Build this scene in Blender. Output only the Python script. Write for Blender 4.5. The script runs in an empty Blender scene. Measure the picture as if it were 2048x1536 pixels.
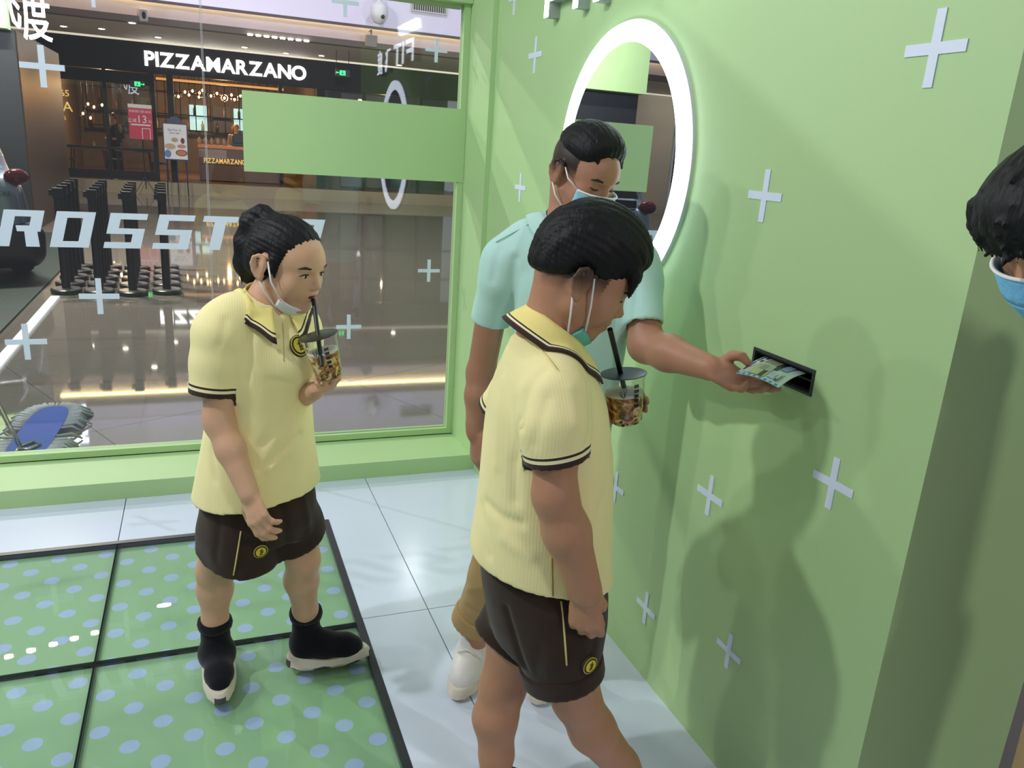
import bpy, bmesh, math, random
import numpy as np
from mathutils import Matrix, Vector

# ---------------------------------------------------------------- scene, camera, light
scene = bpy.context.scene
C = scene.collection
random.seed(7)
RNG = np.random.default_rng(5)

FPX = 1573.4                                   # focal length in pixels of the 2048x1536 frame
YAW, PIT, ROL = (math.radians(a) for a in (22.02, 16.40, -3.924))
CAM = np.array([0.0, 0.0, 1.6])
FWD = np.array([math.sin(YAW)*math.cos(PIT), math.cos(YAW)*math.cos(PIT), -math.sin(PIT)])
_r = np.array([math.cos(YAW), -math.sin(YAW), 0.0])
_d = np.cross(FWD, _r)
RGT = _r*math.cos(ROL) + _d*math.sin(ROL)
DWN = -_r*math.sin(ROL) + _d*math.cos(ROL)
HN = np.array([math.sin(YAW), math.cos(YAW), 0.0])     # level direction away from the viewer
HR = _r.copy()                                         # level direction to the viewer's right
UP = np.array([0.0, 0.0, 1.0])

cam_data = bpy.data.cameras.new('camera')
cam_data.sensor_fit = 'HORIZONTAL'
cam_data.sensor_width = 36.0
cam_data.lens = 36.0*FPX/2048.0
cam_data.clip_start = 0.05
cam_data.clip_end = 200
cam = bpy.data.objects.new('camera', cam_data)
C.objects.link(cam)
cam.matrix_world = Matrix(((RGT[0], -DWN[0], -FWD[0], CAM[0]),
                           (RGT[1], -DWN[1], -FWD[1], CAM[1]),
                           (RGT[2], -DWN[2], -FWD[2], CAM[2]),
                           (0, 0, 0, 1)))
scene.camera = cam

vs = scene.view_settings
vs.view_transform = 'Standard'
vs.look = 'None'
vs.exposure = -0.12
vs.gamma = 1.0
vs.use_curve_mapping = False

world = bpy.data.worlds.new('mall_ambient')
scene.world = world
world.use_nodes = True
wb = world.node_tree.nodes['Background']
wb.inputs[0].default_value = (0.84, 0.88, 1.0, 1)
wb.inputs[1].default_value = 0.32

def area_light(name, loc, target, size, power, color, spread=180):
    l = bpy.data.lights.new(name, 'AREA')
    l.shape = 'DISK'
    l.size = size
    l.energy = power
    l.color = color
    l.spread = math.radians(spread)
    o = bpy.data.objects.new(name, l)
    o.location = loc
    d = Vector(target) - Vector(loc)
    o.rotation_euler = d.to_track_quat('-Z', 'Y').to_euler()
    C.objects.link(o)
    return o

# the stand's own ceiling lamps, above and left of the picture
area_light('booth_lamp', (-2.7, 2.55, 2.95), (1.2, 1.9, 1.1), 0.14, 18, (0.95, 0.98, 1.0))
area_light('booth_lamp', (-2.2, 3.55, 3.0), (1.2, 1.9, 1.0), 0.14, 13, (0.95, 0.98, 1.0))
area_light('booth_lamp', (0.1, 1.9, 3.3), (0.2, 2.2, 0.0), 0.10, 4, (0.93, 0.97, 1.0))
area_light('booth_lamp', (-1.75, 1.7, 3.35), (1.1, 2.0, 0.7), 0.12, 44, (0.95, 0.98, 1.0))
# ceiling lights of the mall concourse, with added fill lamps among them
area_light('concourse_or_fill_lamp', (2.6, -4.5, 4.6), (1.2, 1.5, 1.0), 0.9, 85, (1.0, 0.97, 0.93))  # added fill from behind the viewer for the wall end and people
area_light('concourse_or_fill_lamp', (-4.5, 8.5, 5.4), (0.8, 3.4, 0.8), 0.12, 120, (0.98, 0.98, 1.0), 140)
for i_ in range(5):                             # row of concourse ceiling spots
    area_light('concourse_or_fill_lamp', (-2.76+0.26*i_, 11.19+0.075*i_, 5.6), (-2.76+0.26*i_, 12.5, 0.0), 0.10, 190, (1.0, 0.93, 0.82))
for x_ in (-6.0, -1.0, 4.0, 9.0):
    area_light('concourse_or_fill_lamp', (x_, 15.0, 7.4), (x_, 17.5, 0.0), 0.25, 95, (0.93, 0.93, 1.0))

for x_ in (-4.0, 1.5, 7.0):
    area_light('concourse_or_fill_lamp', (x_, 10.0, 3.35), (x_, 20.2, 3.85), 0.2, 50, (0.97, 0.95, 1.0), 70)  # added out of view to brighten the bulkhead band and soffit
for x_ in (-8.0, -12.5):
    area_light('wall_fill_lamp', (x_, 22.0, 3.66), (x_, 24.0, 1.2), 0.3, 45, (1.0, 0.9, 0.78))  # added fill, brightens the beige wall that the mirror reflects

# ---------------------------------------------------------------- helpers
def ray(px, py):
    return FWD + RGT*(px-1024)/FPX + DWN*(py-768)/FPX

def on(px, py, axis, val):
    """Point of the plane axis = val seen at picture position (px, py)."""
    d = ray(px, py); i = 'xyz'.index(axis)
    return CAM + d*((val-CAM[i])/d[i])

def pt(px, py, D):
    """Point at level distance D from the viewer's station."""
    d = ray(px, py)
    return CAM + d*(D/(d @ HN))

def unit(v):
    v = np.asarray(v, float); return v/np.linalg.norm(v)

def srgb(r, g, b):
    f = lambda c: (c/12.92 if c <= 0.04045 else ((c+0.055)/1.055)**2.4)
    return (f(r/255), f(g/255), f(b/255), 1.0)

MATS = {}
def mat(name, color=(0.8, 0.8, 0.8, 1), rough=0.5, metal=0.0, emit=None, strength=0.0, spec=None,
        noise=None, bump=None, coat=0.0, ior=None, sss=0.0):
    """noise = (scale, amount) colour variation; bump = (scale, strength, stretch)."""
    if name in MATS:
        return MATS[name]
    m = bpy.data.materials.new(name); m.use_nodes = True
    nt = m.node_tree; b = nt.nodes['Principled BSDF']
    b.inputs['Base Color'].default_value = color
    b.inputs['Roughness'].default_value = rough
    b.inputs['Metallic'].default_value = metal
    if spec is not None: b.inputs['Specular IOR Level'].default_value = spec
    if ior is not None: b.inputs['IOR'].default_value = ior
    if coat:
        b.inputs['Coat Weight'].default_value = coat; b.inputs['Coat Roughness'].default_value = 0.05
    if emit is not None:
        b.inputs['Emission Color'].default_value = emit; b.inputs['Emission Strength'].default_value = strength
    if sss:
        b.inputs['Subsurface Weight'].default_value = sss
        b.inputs['Subsurface Radius'].default_value = (0.010, 0.004, 0.002)
        b.inputs['Subsurface Scale'].default_value = 0.6
    tc = None
    if noise or bump:
        tc = nt.nodes.new('ShaderNodeTexCoord')
    if noise:
        n = nt.nodes.new('ShaderNodeTexNoise'); n.inputs['Scale'].default_value = noise[0]
        n.inputs['Detail'].default_value = 4
        nt.links.new(tc.outputs['Object'], n.inputs['Vector'])
        mx = nt.nodes.new('ShaderNodeMix'); mx.data_type = 'RGBA'
        a = noise[1]
        mx.inputs[6].default_value = tuple(c*(1-a) for c in color[:3]) + (1,)
        mx.inputs[7].default_value = tuple(min(1, c*(1+a)) for c in color[:3]) + (1,)
        nt.links.new(n.outputs['Fac'], mx.inputs[0])
        nt.links.new(mx.outputs[2], b.inputs['Base Color'])
    if bump:
        n = nt.nodes.new('ShaderNodeTexNoise'); n.inputs['Scale'].default_value = bump[0]
        n.inputs['Detail'].default_value = 3
        if len(bump) > 2:
            mp = nt.nodes.new('ShaderNodeMapping'); mp.inputs['Scale'].default_value = bump[2]
            nt.links.new(tc.outputs['Object'], mp.inputs['Vector']); nt.links.new(mp.outputs[0], n.inputs['Vector'])
        else:
            nt.links.new(tc.outputs['Object'], n.inputs['Vector'])
        bp = nt.nodes.new('ShaderNodeBump'); bp.inputs['Strength'].default_value = bump[1]
        bp.inputs['Distance'].default_value = 0.01
        nt.links.new(n.outputs['Fac'], bp.inputs['Height']); nt.links.new(bp.outputs[0], b.inputs['Normal'])
    MATS[name] = m
    return m

def glow(name, color, strength):
    return mat(name, (color[0]*0.5, color[1]*0.5, color[2]*0.5, 1), 0.5, emit=color, strength=strength)

def thin_glass(name, tint=(0.93, 0.96, 0.95, 1), boost=1.5, rough=0.0):
    if name in MATS: return MATS[name]
    m = bpy.data.materials.new(name); m.use_nodes = True
    nt = m.node_tree; nt.nodes.clear()
    out = nt.nodes.new('ShaderNodeOutputMaterial')
    tr = nt.nodes.new('ShaderNodeBsdfTransparent'); tr.inputs[0].default_value = tint
    gl = nt.nodes.new('ShaderNodeBsdfGlossy'); gl.inputs['Roughness'].default_value = rough
    fr = nt.nodes.new('ShaderNodeLayerWeight'); fr.inputs['Blend'].default_value = 0.5
    pw = nt.nodes.new('ShaderNodeMath'); pw.operation = 'POWER'; pw.inputs[1].default_value = 5.0
    ma = nt.nodes.new('ShaderNodeMath'); ma.operation = 'MULTIPLY_ADD'
    ma.inputs[1].default_value = 0.96; ma.inputs[2].default_value = 0.04
    mu = nt.nodes.new('ShaderNodeMath'); mu.operation = 'MULTIPLY'; mu.use_clamp = True
    mu.inputs[1].default_value = boost
    mx = nt.nodes.new('ShaderNodeMixShader')
    L = nt.links.new
    L(fr.outputs['Facing'], pw.inputs[0]); L(pw.outputs[0], ma.inputs[0]); L(ma.outputs[0], mu.inputs[0]); L(mu.outputs[0], mx.inputs[0])
    L(tr.outputs[0], mx.inputs[1]); L(gl.outputs[0], mx.inputs[2]); L(mx.outputs[0], out.inputs[0])
    MATS[name] = m
    return m

def tag(o, label=None, cat=None, group=None, kind=None):
    if label: o['label'] = label
    if cat: o['category'] = cat
    if group: o['group'] = group
    if kind: o['kind'] = kind
    return o

def adopt(o, parent):
    if parent is not None:
        o.parent = parent
        o.matrix_parent_inverse = Matrix.Translation(-(parent_loc(parent)))
    return o

def parent_loc(p):
    return Vector(p.location) if p.type == 'EMPTY' else Vector((0, 0, 0))

def thing(name, loc, label, cat, group=None, kind=None):
    o = bpy.data.objects.new(name, None)
    o.empty_display_size = 0.1
    o.location = tuple(loc)
    C.objects.link(o)
    return tag(o, label, cat, group, kind)

class MB:
    """Collects faces in world coordinates; build() links them as ONE mesh object."""
    def __init__(self):
        self.v = []; self.f = []; self.mi = []
    def add(self, vs_, fs_, mi=0):
        n = len(self.v); self.v += [tuple(float(c) for c in p) for p in vs_]
        self.f += [tuple(i+n for i in f) for f in fs_]; self.mi += [mi]*len(fs_)
        return self
    def box(self, lo, hi, mi=0, rot=None, org=None):
        x0, y0, z0 = lo; x1, y1, z1 = hi
        P = [(x0,y0,z0),(x1,y0,z0),(x1,y1,z0),(x0,y1,z0),(x0,y0,z1),(x1,y0,z1),(x1,y1,z1),(x0,y1,z1)]
        if rot is not None:
            o = Vector(org if org is not None else ((x0+x1)/2, (y0+y1)/2, (z0+z1)/2))
            P = [o + rot @ (Vector(p)-o) for p in P]
        return self.add(P, [(0,3,2,1),(4,5,6,7),(0,1,5,4),(1,2,6,5),(2,3,7,6),(3,0,4,7)], mi)
    def obox(self, c, ax, ay, az, mi=0):
        """box round centre c with half-vectors ax, ay, az"""
        c, ax, ay, az = (np.asarray(q, float) for q in (c, ax, ay, az))
        P = [c+sx*ax+sy*ay+sz*az for sz in (-1, 1) for sx, sy in ((-1,-1),(1,-1),(1,1),(-1,1))]
        return self.add(P, [(0,3,2,1),(4,5,6,7),(0,1,5,4),(1,2,6,5),(2,3,7,6),(3,0,4,7)], mi)
    def prism(self, poly, axis_vec, mi=0):
        """poly: 3-D points of a planar outline, pushed along axis_vec"""
        P = [np.asarray(p, float) for p in poly]; a = np.asarray(axis_vec, float); n = len(P)
        fs_ = [tuple(range(n))[::-1], tuple(range(n, 2*n))]
        fs_ += [(i, (i+1) % n, n+(i+1) % n, n+i) for i in range(n)]
        return self.add(P + [p+a for p in P], fs_, mi)
    def tube(self, pts, r, seg=10, mi=0, cap=True):
        pts = [np.asarray(p, float) for p in pts]; n = len(pts)
        rr = r if hasattr(r, '__len__') else [r]*n
        base = len(self.v); t0 = unit(pts[1]-pts[0])
        a = np.array([0, 0, 1.0]) if abs(t0[2]) < 0.9 else np.array([1.0, 0, 0])
        u = unit(np.cross(t0, a)); V = []; Fs = []
        for i in range(n):
            t = unit(pts[min(i+1, n-1)] - pts[max(i-1, 0)])
            u = unit(u - t*(u @ t)); w = np.cross(t, u)
            for k in range(seg):
                an = 2*math.pi*k/seg
                V.append(pts[i] + rr[i]*(u*math.cos(an) + w*math.sin(an)))
        for i in range(n-1):
            for k in range(seg):
                k2 = (k+1) % seg
                Fs.append((i*seg+k, i*seg+k2, (i+1)*seg+k2, (i+1)*seg+k))
        if cap:
            Fs.append(tuple(range(seg))[::-1]); Fs.append(tuple((n-1)*seg+k for k in range(seg)))
        return self.add(V, Fs, mi)
    def lathe(self, org, prof, axis=(0, 0, 1), seg=24, mi=0, cap=True):
        """prof: list of (radius, height along axis)"""
        org = np.asarray(org, float); t = unit(axis)
        a = np.array([1.0, 0, 0]) if abs(t[0]) < 0.9 else np.array([0, 1.0, 0])
        u = unit(np.cross(t, a)); w = np.cross(t, u); V = []; Fs = []
        for (r, h) in prof:
            for k in range(seg):
                an = 2*math.pi*k/seg
                V.append(org + t*h + max(r, 1e-5)*(u*math.cos(an)+w*math.sin(an)))
        for i in range(len(prof)-1):
            for k in range(seg):
                k2 = (k+1) % seg
                Fs.append((i*seg+k, i*seg+k2, (i+1)*seg+k2, (i+1)*seg+k))
        if cap:
            Fs.append(tuple(range(seg))[::-1]); Fs.append(tuple((len(prof)-1)*seg+k for k in range(seg)))
        return self.add(V, Fs, mi)
    def ellipsoid(self, c, r, nu=16, nv=10, mi=0, frame=None):
        c = np.asarray(c, float); Fm = np.eye(3) if frame is None else np.asarray(frame, float)
        V = []; Fs = []
        for j in range(nv+1):
            ph = math.pi*j/nv
            for i in range(nu):
                th = 2*math.pi*i/nu
                q = np.array([r[0]*math.sin(ph)*math.cos(th), r[1]*math.sin(ph)*math.sin(th), r[2]*math.cos(ph)])
                V.append(c + q @ Fm)
        for j in range(nv):
            for i in range(nu):
                i2 = (i+1) % nu
                Fs.append((j*nu+i, (j+1)*nu+i, (j+1)*nu+i2, j*nu+i2))
        return self.add(V, Fs, mi)
    def build(self, name, mats, parent=None, smooth=False, bevel=0.0, auto=None):
        me = bpy.data.meshes.new(name)
        me.from_pydata(self.v, [], self.f)
        for m in (mats if isinstance(mats, (list, tuple)) else [mats]): me.materials.append(m)
        if any(self.mi): me.polygons.foreach_set('material_index', self.mi)
        if bevel:
            bm = bmesh.new(); bm.from_mesh(me)
            bmesh.ops.remove_doubles(bm, verts=bm.verts, dist=1e-6)
            bmesh.ops.recalc_face_normals(bm, faces=bm.faces)
            bmesh.ops.bevel(bm, geom=list(bm.edges), offset=bevel, segments=2, profile=0.5, affect='EDGES')
            bm.to_mesh(me); bm.free()
        if smooth:
            me.polygons.foreach_set('use_smooth', [True]*len(me.polygons))
            if auto:
                me.set_sharp_from_angle(angle=math.radians(auto))
        me.update()
        o = bpy.data.objects.new(name, me); C.objects.link(o)
        return adopt(o, parent)

def struct(o):
    return tag(o, kind='structure')

def copy_tree(o, dloc, parent=None):
    c = o.copy(); C.objects.link(c)
    if parent is None: c.location = Vector(o.location) + Vector(dloc)
    else: c.parent = parent; c.matrix_parent_inverse = o.matrix_parent_inverse.copy()
    for ch in list(o.children):
        copy_tree(ch, (0, 0, 0), c)
    return c

def text_geo(body, size, extrude=0.0, align='CENTER', shear=0.0, spacing=1.0):
    """outline of built-in lettering as (verts, faces) in its own x-y plane, z = thickness"""
    cu = bpy.data.curves.new('lettering', 'FONT')
    cu.body = body; cu.size = size; cu.extrude = extrude; cu.align_x = align; cu.shear = shear
    cu.space_character = spacing; cu.resolution_u = 3
    o = bpy.data.objects.new('lettering', cu); C.objects.link(o)
    bpy.context.view_layer.update()
    me = o.evaluated_get(bpy.context.evaluated_depsgraph_get()).to_mesh()
    V = [tuple(v.co) for v in me.vertices]; Fs = [tuple(p.vertices) for p in me.polygons]
    bpy.data.objects.remove(o); bpy.data.curves.remove(cu)
    return V, Fs

def text_on(mb, body, size, org, ux, uy, thick=0.002, mi=0, align='CENTER', shear=0.0, spacing=1.0, width=None):
    V, Fs = text_geo(body, size, thick/2, align, shear, spacing)
    ux = unit(ux); uy = unit(uy); uz = np.cross(ux, uy); org = np.asarray(org, float)
    sx = 1.0
    if width and V:
        w = max(v[0] for v in V)-min(v[0] for v in V); sx = width/w
    return mb.add([org + ux*v[0]*sx + uy*v[1] + uz*v[2] for v in V], Fs, mi)

def text_obj(name, body, size, org, ux, uy, m, parent=None, **kw):
    mb = MB(); text_on(mb, body, size, org, ux, uy, **kw)
    return mb.build(name, m, parent)
# ---------------------------------------------------------------- the stand: floor, walls, glazing
XR = 1.271       # face of the right-hand wall
YK = 3.602       # front of the window kerb
YG = 3.955       # glazing plane
YE = 1.007       # end face of the right-hand wall
ZM = -0.12       # mall floor (the stand is a low platform)
ZS = 0.082       # window kerb height
PX1, PY1 = 0.467, 3.19     # corner of the glass floor field
GREEN = srgb(180, 212, 152)
m_green = mat('green_paint', GREEN, 0.55, noise=(1.3, 0.03), bump=(60, 0.03))
m_white_tile = mat('white_floor_panel', srgb(212, 221, 238), 0.16, noise=(2.2, 0.04), spec=0.4)
m_joint = mat('floor_joint', srgb(96, 102, 106), 0.8)
m_black_frame = mat('black_steel', srgb(28, 30, 40), 0.4)
m_white_decal = mat('white_decal', srgb(222, 232, 250), 0.5)
m_black = mat('black_plastic', srgb(18, 18, 20), 0.45)
m_letter_face = glow('lit_letter_face', (0.80, 0.87, 1.0, 1), 9.0)
m_letter_side = mat('letter_side', srgb(150, 160, 150), 0.4)

floor = struct(MB().box((-2.6, PY1+0.001, ZM), (1.74, YG+0.12, -0.014)).box((PX1+0.001, -1.2, ZM), (1.74, PY1+0.001, -0.014)).box((-2.6, -1.2, ZM), (PX1+0.001, PY1+0.001, -0.07)).build('floor', m_joint))
def slab(poly, z0=-0.013, z1=0.0, m=None, name='floor_panel', parent=floor):
    return MB().prism([(x, y, z0) for x, y in poly], (0, 0, z1-z0)).build(name, m or m_white_tile, parent)
g = 0.0018
def rect(x0, y0, x1, y1):
    slab([(x0+g, y0+g), (x1-g, y0+g), (x1-g, y1-g), (x0+g, y1-g)])
SX = [-2.5, -1.435, -0.365, 0.705, XR+0.01]
rect(-2.5, PY1, -1.435, YK+0.04); rect(-1.435, PY1, -0.365, YK+0.04)
slab([(-0.365+g, PY1), (PX1, PY1), (PX1, 2.402+g), (0.705-g, 2.402+g), (0.705-g, YK+0.04), (-0.365+g, YK+0.04)])
rect(0.705, 2.402, XR+0.01, YK+0.04)
for ya, yb in ((1.2, 2.402), (0.0, 1.2), (-1.2, 0.0)):
    rect(PX1, ya, 0.705, yb); rect(0.705, ya, XR+(0.01 if ya > 1 else 0.46), yb)

# glass floor field: printed green base, glass panels, black steel frame
def dot_print():
    m = bpy.data.materials.new('dotted_green_print'); m.use_nodes = True
    nt = m.node_tree; b = nt.nodes['Principled BSDF']; L = nt.links.new
    geo = nt.nodes.new('ShaderNodeNewGeometry')
    def lattice(ox, oy):
        sub = nt.nodes.new('ShaderNodeVectorMath'); sub.operation = 'SUBTRACT'; sub.inputs[1].default_value = (ox, oy, 0)
        L(geo.outputs['Position'], sub.inputs[0])
        sn = nt.nodes.new('ShaderNodeVectorMath'); sn.operation = 'WRAP'
        sn.inputs[1].default_value = (0.081, 0.081, 1); sn.inputs[2].default_value = (-0.081, -0.081, -1)
        L(sub.outputs[0], sn.inputs[0])
        mul = nt.nodes.new('ShaderNodeVectorMath'); mul.operation = 'MULTIPLY'; mul.inputs[1].default_value = (1, 1, 0)
        L(sn.outputs[0], mul.inputs[0])
        ln = nt.nodes.new('ShaderNodeVectorMath'); ln.operation = 'LENGTH'; L(mul.outputs[0], ln.inputs[0])
        lt = nt.nodes.new('ShaderNodeMath'); lt.operation = 'LESS_THAN'; lt.inputs[1].default_value = 0.0258
        L(ln.outputs['Value'], lt.inputs[0])
        return lt
    a, c = lattice(-0.647, 2.886), lattice(-0.566, 2.967)
    mx = nt.nodes.new('ShaderNodeMath'); mx.operation = 'MAXIMUM'; L(a.outputs[0], mx.inputs[0]); L(c.outputs[0], mx.inputs[1])
    mc = nt.nodes.new('ShaderNodeMix'); mc.data_type = 'RGBA'
    mc.inputs[6].default_value = srgb(150, 190, 146); mc.inputs[7].default_value = srgb(172, 194, 234)
    L(mx.outputs[0], mc.inputs[0]); L(mc.outputs[2], b.inputs['Base Color'])
    b.inputs['Roughness'].default_value = 0.6
    return m
m_dots = dot_print()
gf = thing('glass_floor_field', ((-2.4+PX1)/2, 1.0, -0.06), 'dark framed glass floor field over green print with pale blue dots', 'floor panel')
MB().box((-2.4, -1.0, -0.066), (PX1-0.025, PY1-0.025, -0.020)).build('printed_base', m_dots, gf)
fr = MB()
fr.box((PX1-0.024, -1.0, -0.06), (PX1, PY1, 0.003)); fr.box((-2.4, PY1-0.024, -0.06), (PX1-0.024, PY1, 0.003))
fr.build('steel_frame', m_black_frame, gf)
m_fglass = thin_glass('floor_glass', (0.965, 0.985, 0.97, 1), 1.15)
m_gasket = mat('dark_gasket', srgb(26, 34, 32), 0.9, spec=0.05)
SEX, SEY = -0.365, 2.387
xs = [(-1.435, SEX), (SEX, PX1-0.024)]; ys = [(1.19, SEY), (SEY, PY1-0.024), (-0.005, 1.19)]
for (x0, x1) in xs + [(-2.4, -1.435)]:
    for (y0, y1) in ys:
        gp = MB().box((x0+0.0028, y0+0.0028, -0.012), (x1-0.0028, y1-0.0028, 0.001)).build('glass_panel', m_fglass, gf)
s = MB()
for x in (SEX, -1.435): s.box((x-0.0026, -0.005, -0.0195), (x+0.0026, PY1-0.025, -0.0005))
for y in (SEY, 1.19): s.box((-2.4, y-0.0026, -0.0195), (PX1-0.025, y+0.0026, -0.001))
s.build('seam_gasket', m_gasket, gf)

# right-hand wall with the brochure slot cut into it
SLOT = (1.338, 1.548, 1.118, 1.172)      # y0 y1 z0 z1
ZT = 3.0
w = MB()
ysl = [YE, SLOT[0], SLOT[1], YG+0.2]; zsl = [0.0, SLOT[2], SLOT[3], ZT]
for i in range(3):
    for j in range(3):
        if i == 1 and j == 1: continue
        w.add([(XR, ysl[i], zsl[j]), (XR, ysl[i], zsl[j+1]), (XR, ysl[i+1], zsl[j+1]), (XR, ysl[i+1], zsl[j])], [(0, 1, 2, 3)])
XB = 1.742
w.add([(XR, YE, 0), (XB, YE, ZM), (XB, YE, ZT), (XR, YE, ZT), (XR, YE, ZM)], [(0, 4, 1, 2, 3)])
w.add([(XB, YE, ZM), (XB, YG+.2, ZM), (XB, YG+.2, ZT), (XB, YE, ZT)], [(0, 1, 2, 3)])
w.add([(XR, YE, ZT), (XB, YE, ZT), (XB, YG+.2, ZT), (XR, YG+.2, ZT)], [(0, 1, 2, 3)])
w.add([(XR, YG+.2, ZM), (XB, YG+.2, ZM), (XB, YG+.2, ZT), (XR, YG+.2, ZT)], [(0, 3, 2, 1)])
wall_right = struct(w.build('wall_right', m_green))

sl = thing('brochure_slot', (XR, 1.443, SLOT[2]), 'black framed dispensing slot set into the green wall', 'slot')
y0, y1, z0, z1 = SLOT
b = MB()
b.box((XR+0.002, y0+0.001, z0+0.001), (XR+0.15, y0+0.006, z1-0.001)); b.box((XR+0.002, y1-0.006, z0+0.001), (XR+0.15, y1-0.001, z1-0.001))
b.box((XR+0.002, y0+0.006, z0+0.001), (XR+0.15, y1-0.006, z0+0.006)); b.box((XR+0.002, y0+0.006, z1-0.008), (XR+0.15, y1-0.006, z1-0.001))
b.build('slot_tray', m_black, sl)
MB().box((XR+0.15, y0, z0), (XR+0.156, y1, z1)).build('back_plate', m_black, sl)
e = MB()
e.box((XR-0.003, y0-0.004, z0-0.004), (XR+0.002, y0+0.003, z1+0.004)); e.box((XR-0.003, y1-0.003, z0-0.004), (XR+0.002, y1+0.004, z1+0.004))
e.box((XR-0.003, y0+0.003, z0-0.004), (XR+0.002, y1-0.003, z0+0.002)); e.box((XR-0.003, y0+0.003, z1-0.003), (XR+0.002, y1-0.003, z1+0.004))
e.build('edge_frame', mat('slot_edge', srgb(52, 56, 58), 0.4), sl)
MB().box((XR+0.02, y0+0.01, 1.139), (XR+0.14, y1-0.01, 1.143)).build('inner_shelf', mat('slot_shelf', srgb(44, 48, 50), 0.35), sl)

def plus(s, t):
    return [(-s,-t),(-t,-t),(-t,-s),(t,-s),(t,-t),(s,-t),(s,t),(t,t),(t,s),(-t,s),(-t,t),(-s,t)]
def cross_yz(y, z, s, t, parent):
    """white plus sign stuck on the right-hand wall"""
    MB().prism([(XR-0.0002, y+u, z+v) for u, v in plus(s, t)], (-0.0022, 0, 0)).build('cross_decal', m_white_decal, parent)
for (px, py, s) in ((1871, 97, .068), (1530, 392, .062), (1666, 967, .060), (1420, 991, .058), (1458, 1302, .052), (1292, 1216, .056),
                 (1071, 110, .068), (1041, 375, .060), (1232, 974, .055), (1030, -5, .068), (1116, 8, .0)):
    if s:
        q = on(px, py, 'x', XR); cross_yz(q[1], q[2], s, s*0.155, wall_right)

# jamb panel beside the glazing and the kerb below it
trim_1 = struct(MB().box((XR-0.024, YK, ZS), (XR-0.0005, YG-0.03, ZT)).build('trim_1', m_green))
trim_2 = struct(MB().box((-2.6, YK, 0.0005), (XR-0.0005, YG+0.06, ZS)).build('trim_2', m_green))
win = struct(MB().box((-2.6, YG-0.03, ZS), (XR-0.026, YG+0.03, ZS+0.035)).box((XR-0.056, YG-0.03, ZS+0.035), (XR-0.026, YG+0.03, 2.26)).build('window_1', m_green))
MB().box((XR-0.0255, YG-0.028, ZS+0.001), (XR-0.0245, YG+0.03, 2.26)).box((-2.6, YG-0.0315, ZS+0.0005), (XR-0.026, YG-0.03, ZS+0.004)).build('seal_line', m_gasket, win)
MB().box((-2.6, YG-0.06, 2.26), (XR-0.026, YG+0.16, 2.95)).build('head_beam', m_green, win)
m_pane = thin_glass('window_glass', (0.93, 0.955, 0.945, 1), 1.25)
xj = on(408, 190, 'y', YG)[0]
MB().box((-2.6, YG-0.006, ZS+0.035), (xj-0.004, YG+0.006, 2.26)).build('pane', m_pane, win)
MB().box((xj+0.004, YG-0.006, ZS+0.035), (XR-0.056, YG+0.006, 2.26)).build('pane', m_pane, win)
MB().box((xj-0.004, YG-0.0055, ZS+0.035), (xj-0.0015, YG+0.0055, 2.26)).box((xj+0.0015, YG-0.0055, ZS+0.035), (xj+0.004, YG+0.0055, 2.26)).build('joint_seal', mat('silicone', srgb(178, 176, 184), 0.4), win)

# plain green fascia across the glazing
bd0 = on(484, 181, 'y', YG-0.03); bd1 = on(487, 340, 'y', YG-0.03)
zb0, zb1 = bd1[2]-0.005, bd0[2]+0.002
fa = MB().box((bd0[0], YG-0.034, zb0), (XR-0.027, YG-0.0095, zb1)).build('fascia_panel', m_green)
tag(fa, 'plain green rectangular board fixed across the glass wall', 'panel')

def cross_xz(x, z, s, t):
    yf = YG-0.0095
    MB().prism([(x+u, yf, z+v) for u, v in plus(s, t)], (0, 0.003, 0)).build('cross_decal', m_white_decal, win)
for (px, py, s) in ((85, 133, .088), (199, 592, .088), (53, 683, .088), (857, 541, .062), (697, 653, .068), (872, 101, .058), (400, 767, .062), (690, 5, .066), (186, -12, .055), (741, 90, .0)):
    if s:
        q = on(px, py, 'y', YG); cross_xz(q[0], q[2], s*0.93, s*0.135)

# slanted block letters C R O S S T A R on the glass
yl = YG-0.009
zt = on(300, 428, 'y', YG)[2]; zb = on(300, 497, 'y', YG)[2]; LH = zt-zb
def lx(px, py): return on(px, py, 'y', YG)[0]
GLY = {
 'C': [[(0,0),(1,0),(1,.22),(.34,.22),(.34,.78),(1,.78),(1,1),(0,1)]],
 'O': [[(0,0),(1,0),(1,.17),(.3,.17),(.3,.5),(0,.5)], [(0,.5),(.3,.5),(.3,.83),(1,.83),(1,1),(0,1)], [(.7,.17),(1,.17),(1,.83),(.7,.83)]],
 'R': [[(0,0),(.3,0),(.3,1),(0,1)], [(.3,.83),(1,.83),(1,1),(.3,1)], [(.7,.42),(1,.42),(1,.83),(.7,.83)], [(.42,.42),(.7,.42),(.7,.58),(.36,.58)], [(.72,0),(1.06,0),(.92,.42),(.6,.42)]],
 'S': [[(0,0),(1,0),(1,.17),(0,.17)], [(.7,.17),(1,.17),(1,.41),(.7,.41)], [(0,.41),(1,.41),(1,.57),(0,.57)], [(0,.57),(.3,.57),(.3,.83),(0,.83)], [(0,.83),(1,.83),(1,1),(0,1)]],
 'T': [[(.0,.83),(1,.83),(1,1),(.0,1)], [(.34,0),(.67,0),(.67,.83),(.34,.83)]],
 'A': [[(0,0),(.3,0),(.52,1),(.3,1)], [(.7,0),(1,0),(.68,1),(.4,1)], [(.2,.22),(.8,.22),(.76,.4),(.24,.4)]]}
xR0, xR1 = lx(8, 490), lx(78, 490)
xO0 = lx(100, 493); xO1 = lx(178, 495)
xS0 = lx(207, 496); xT0 = lx(398, 500)
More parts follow.
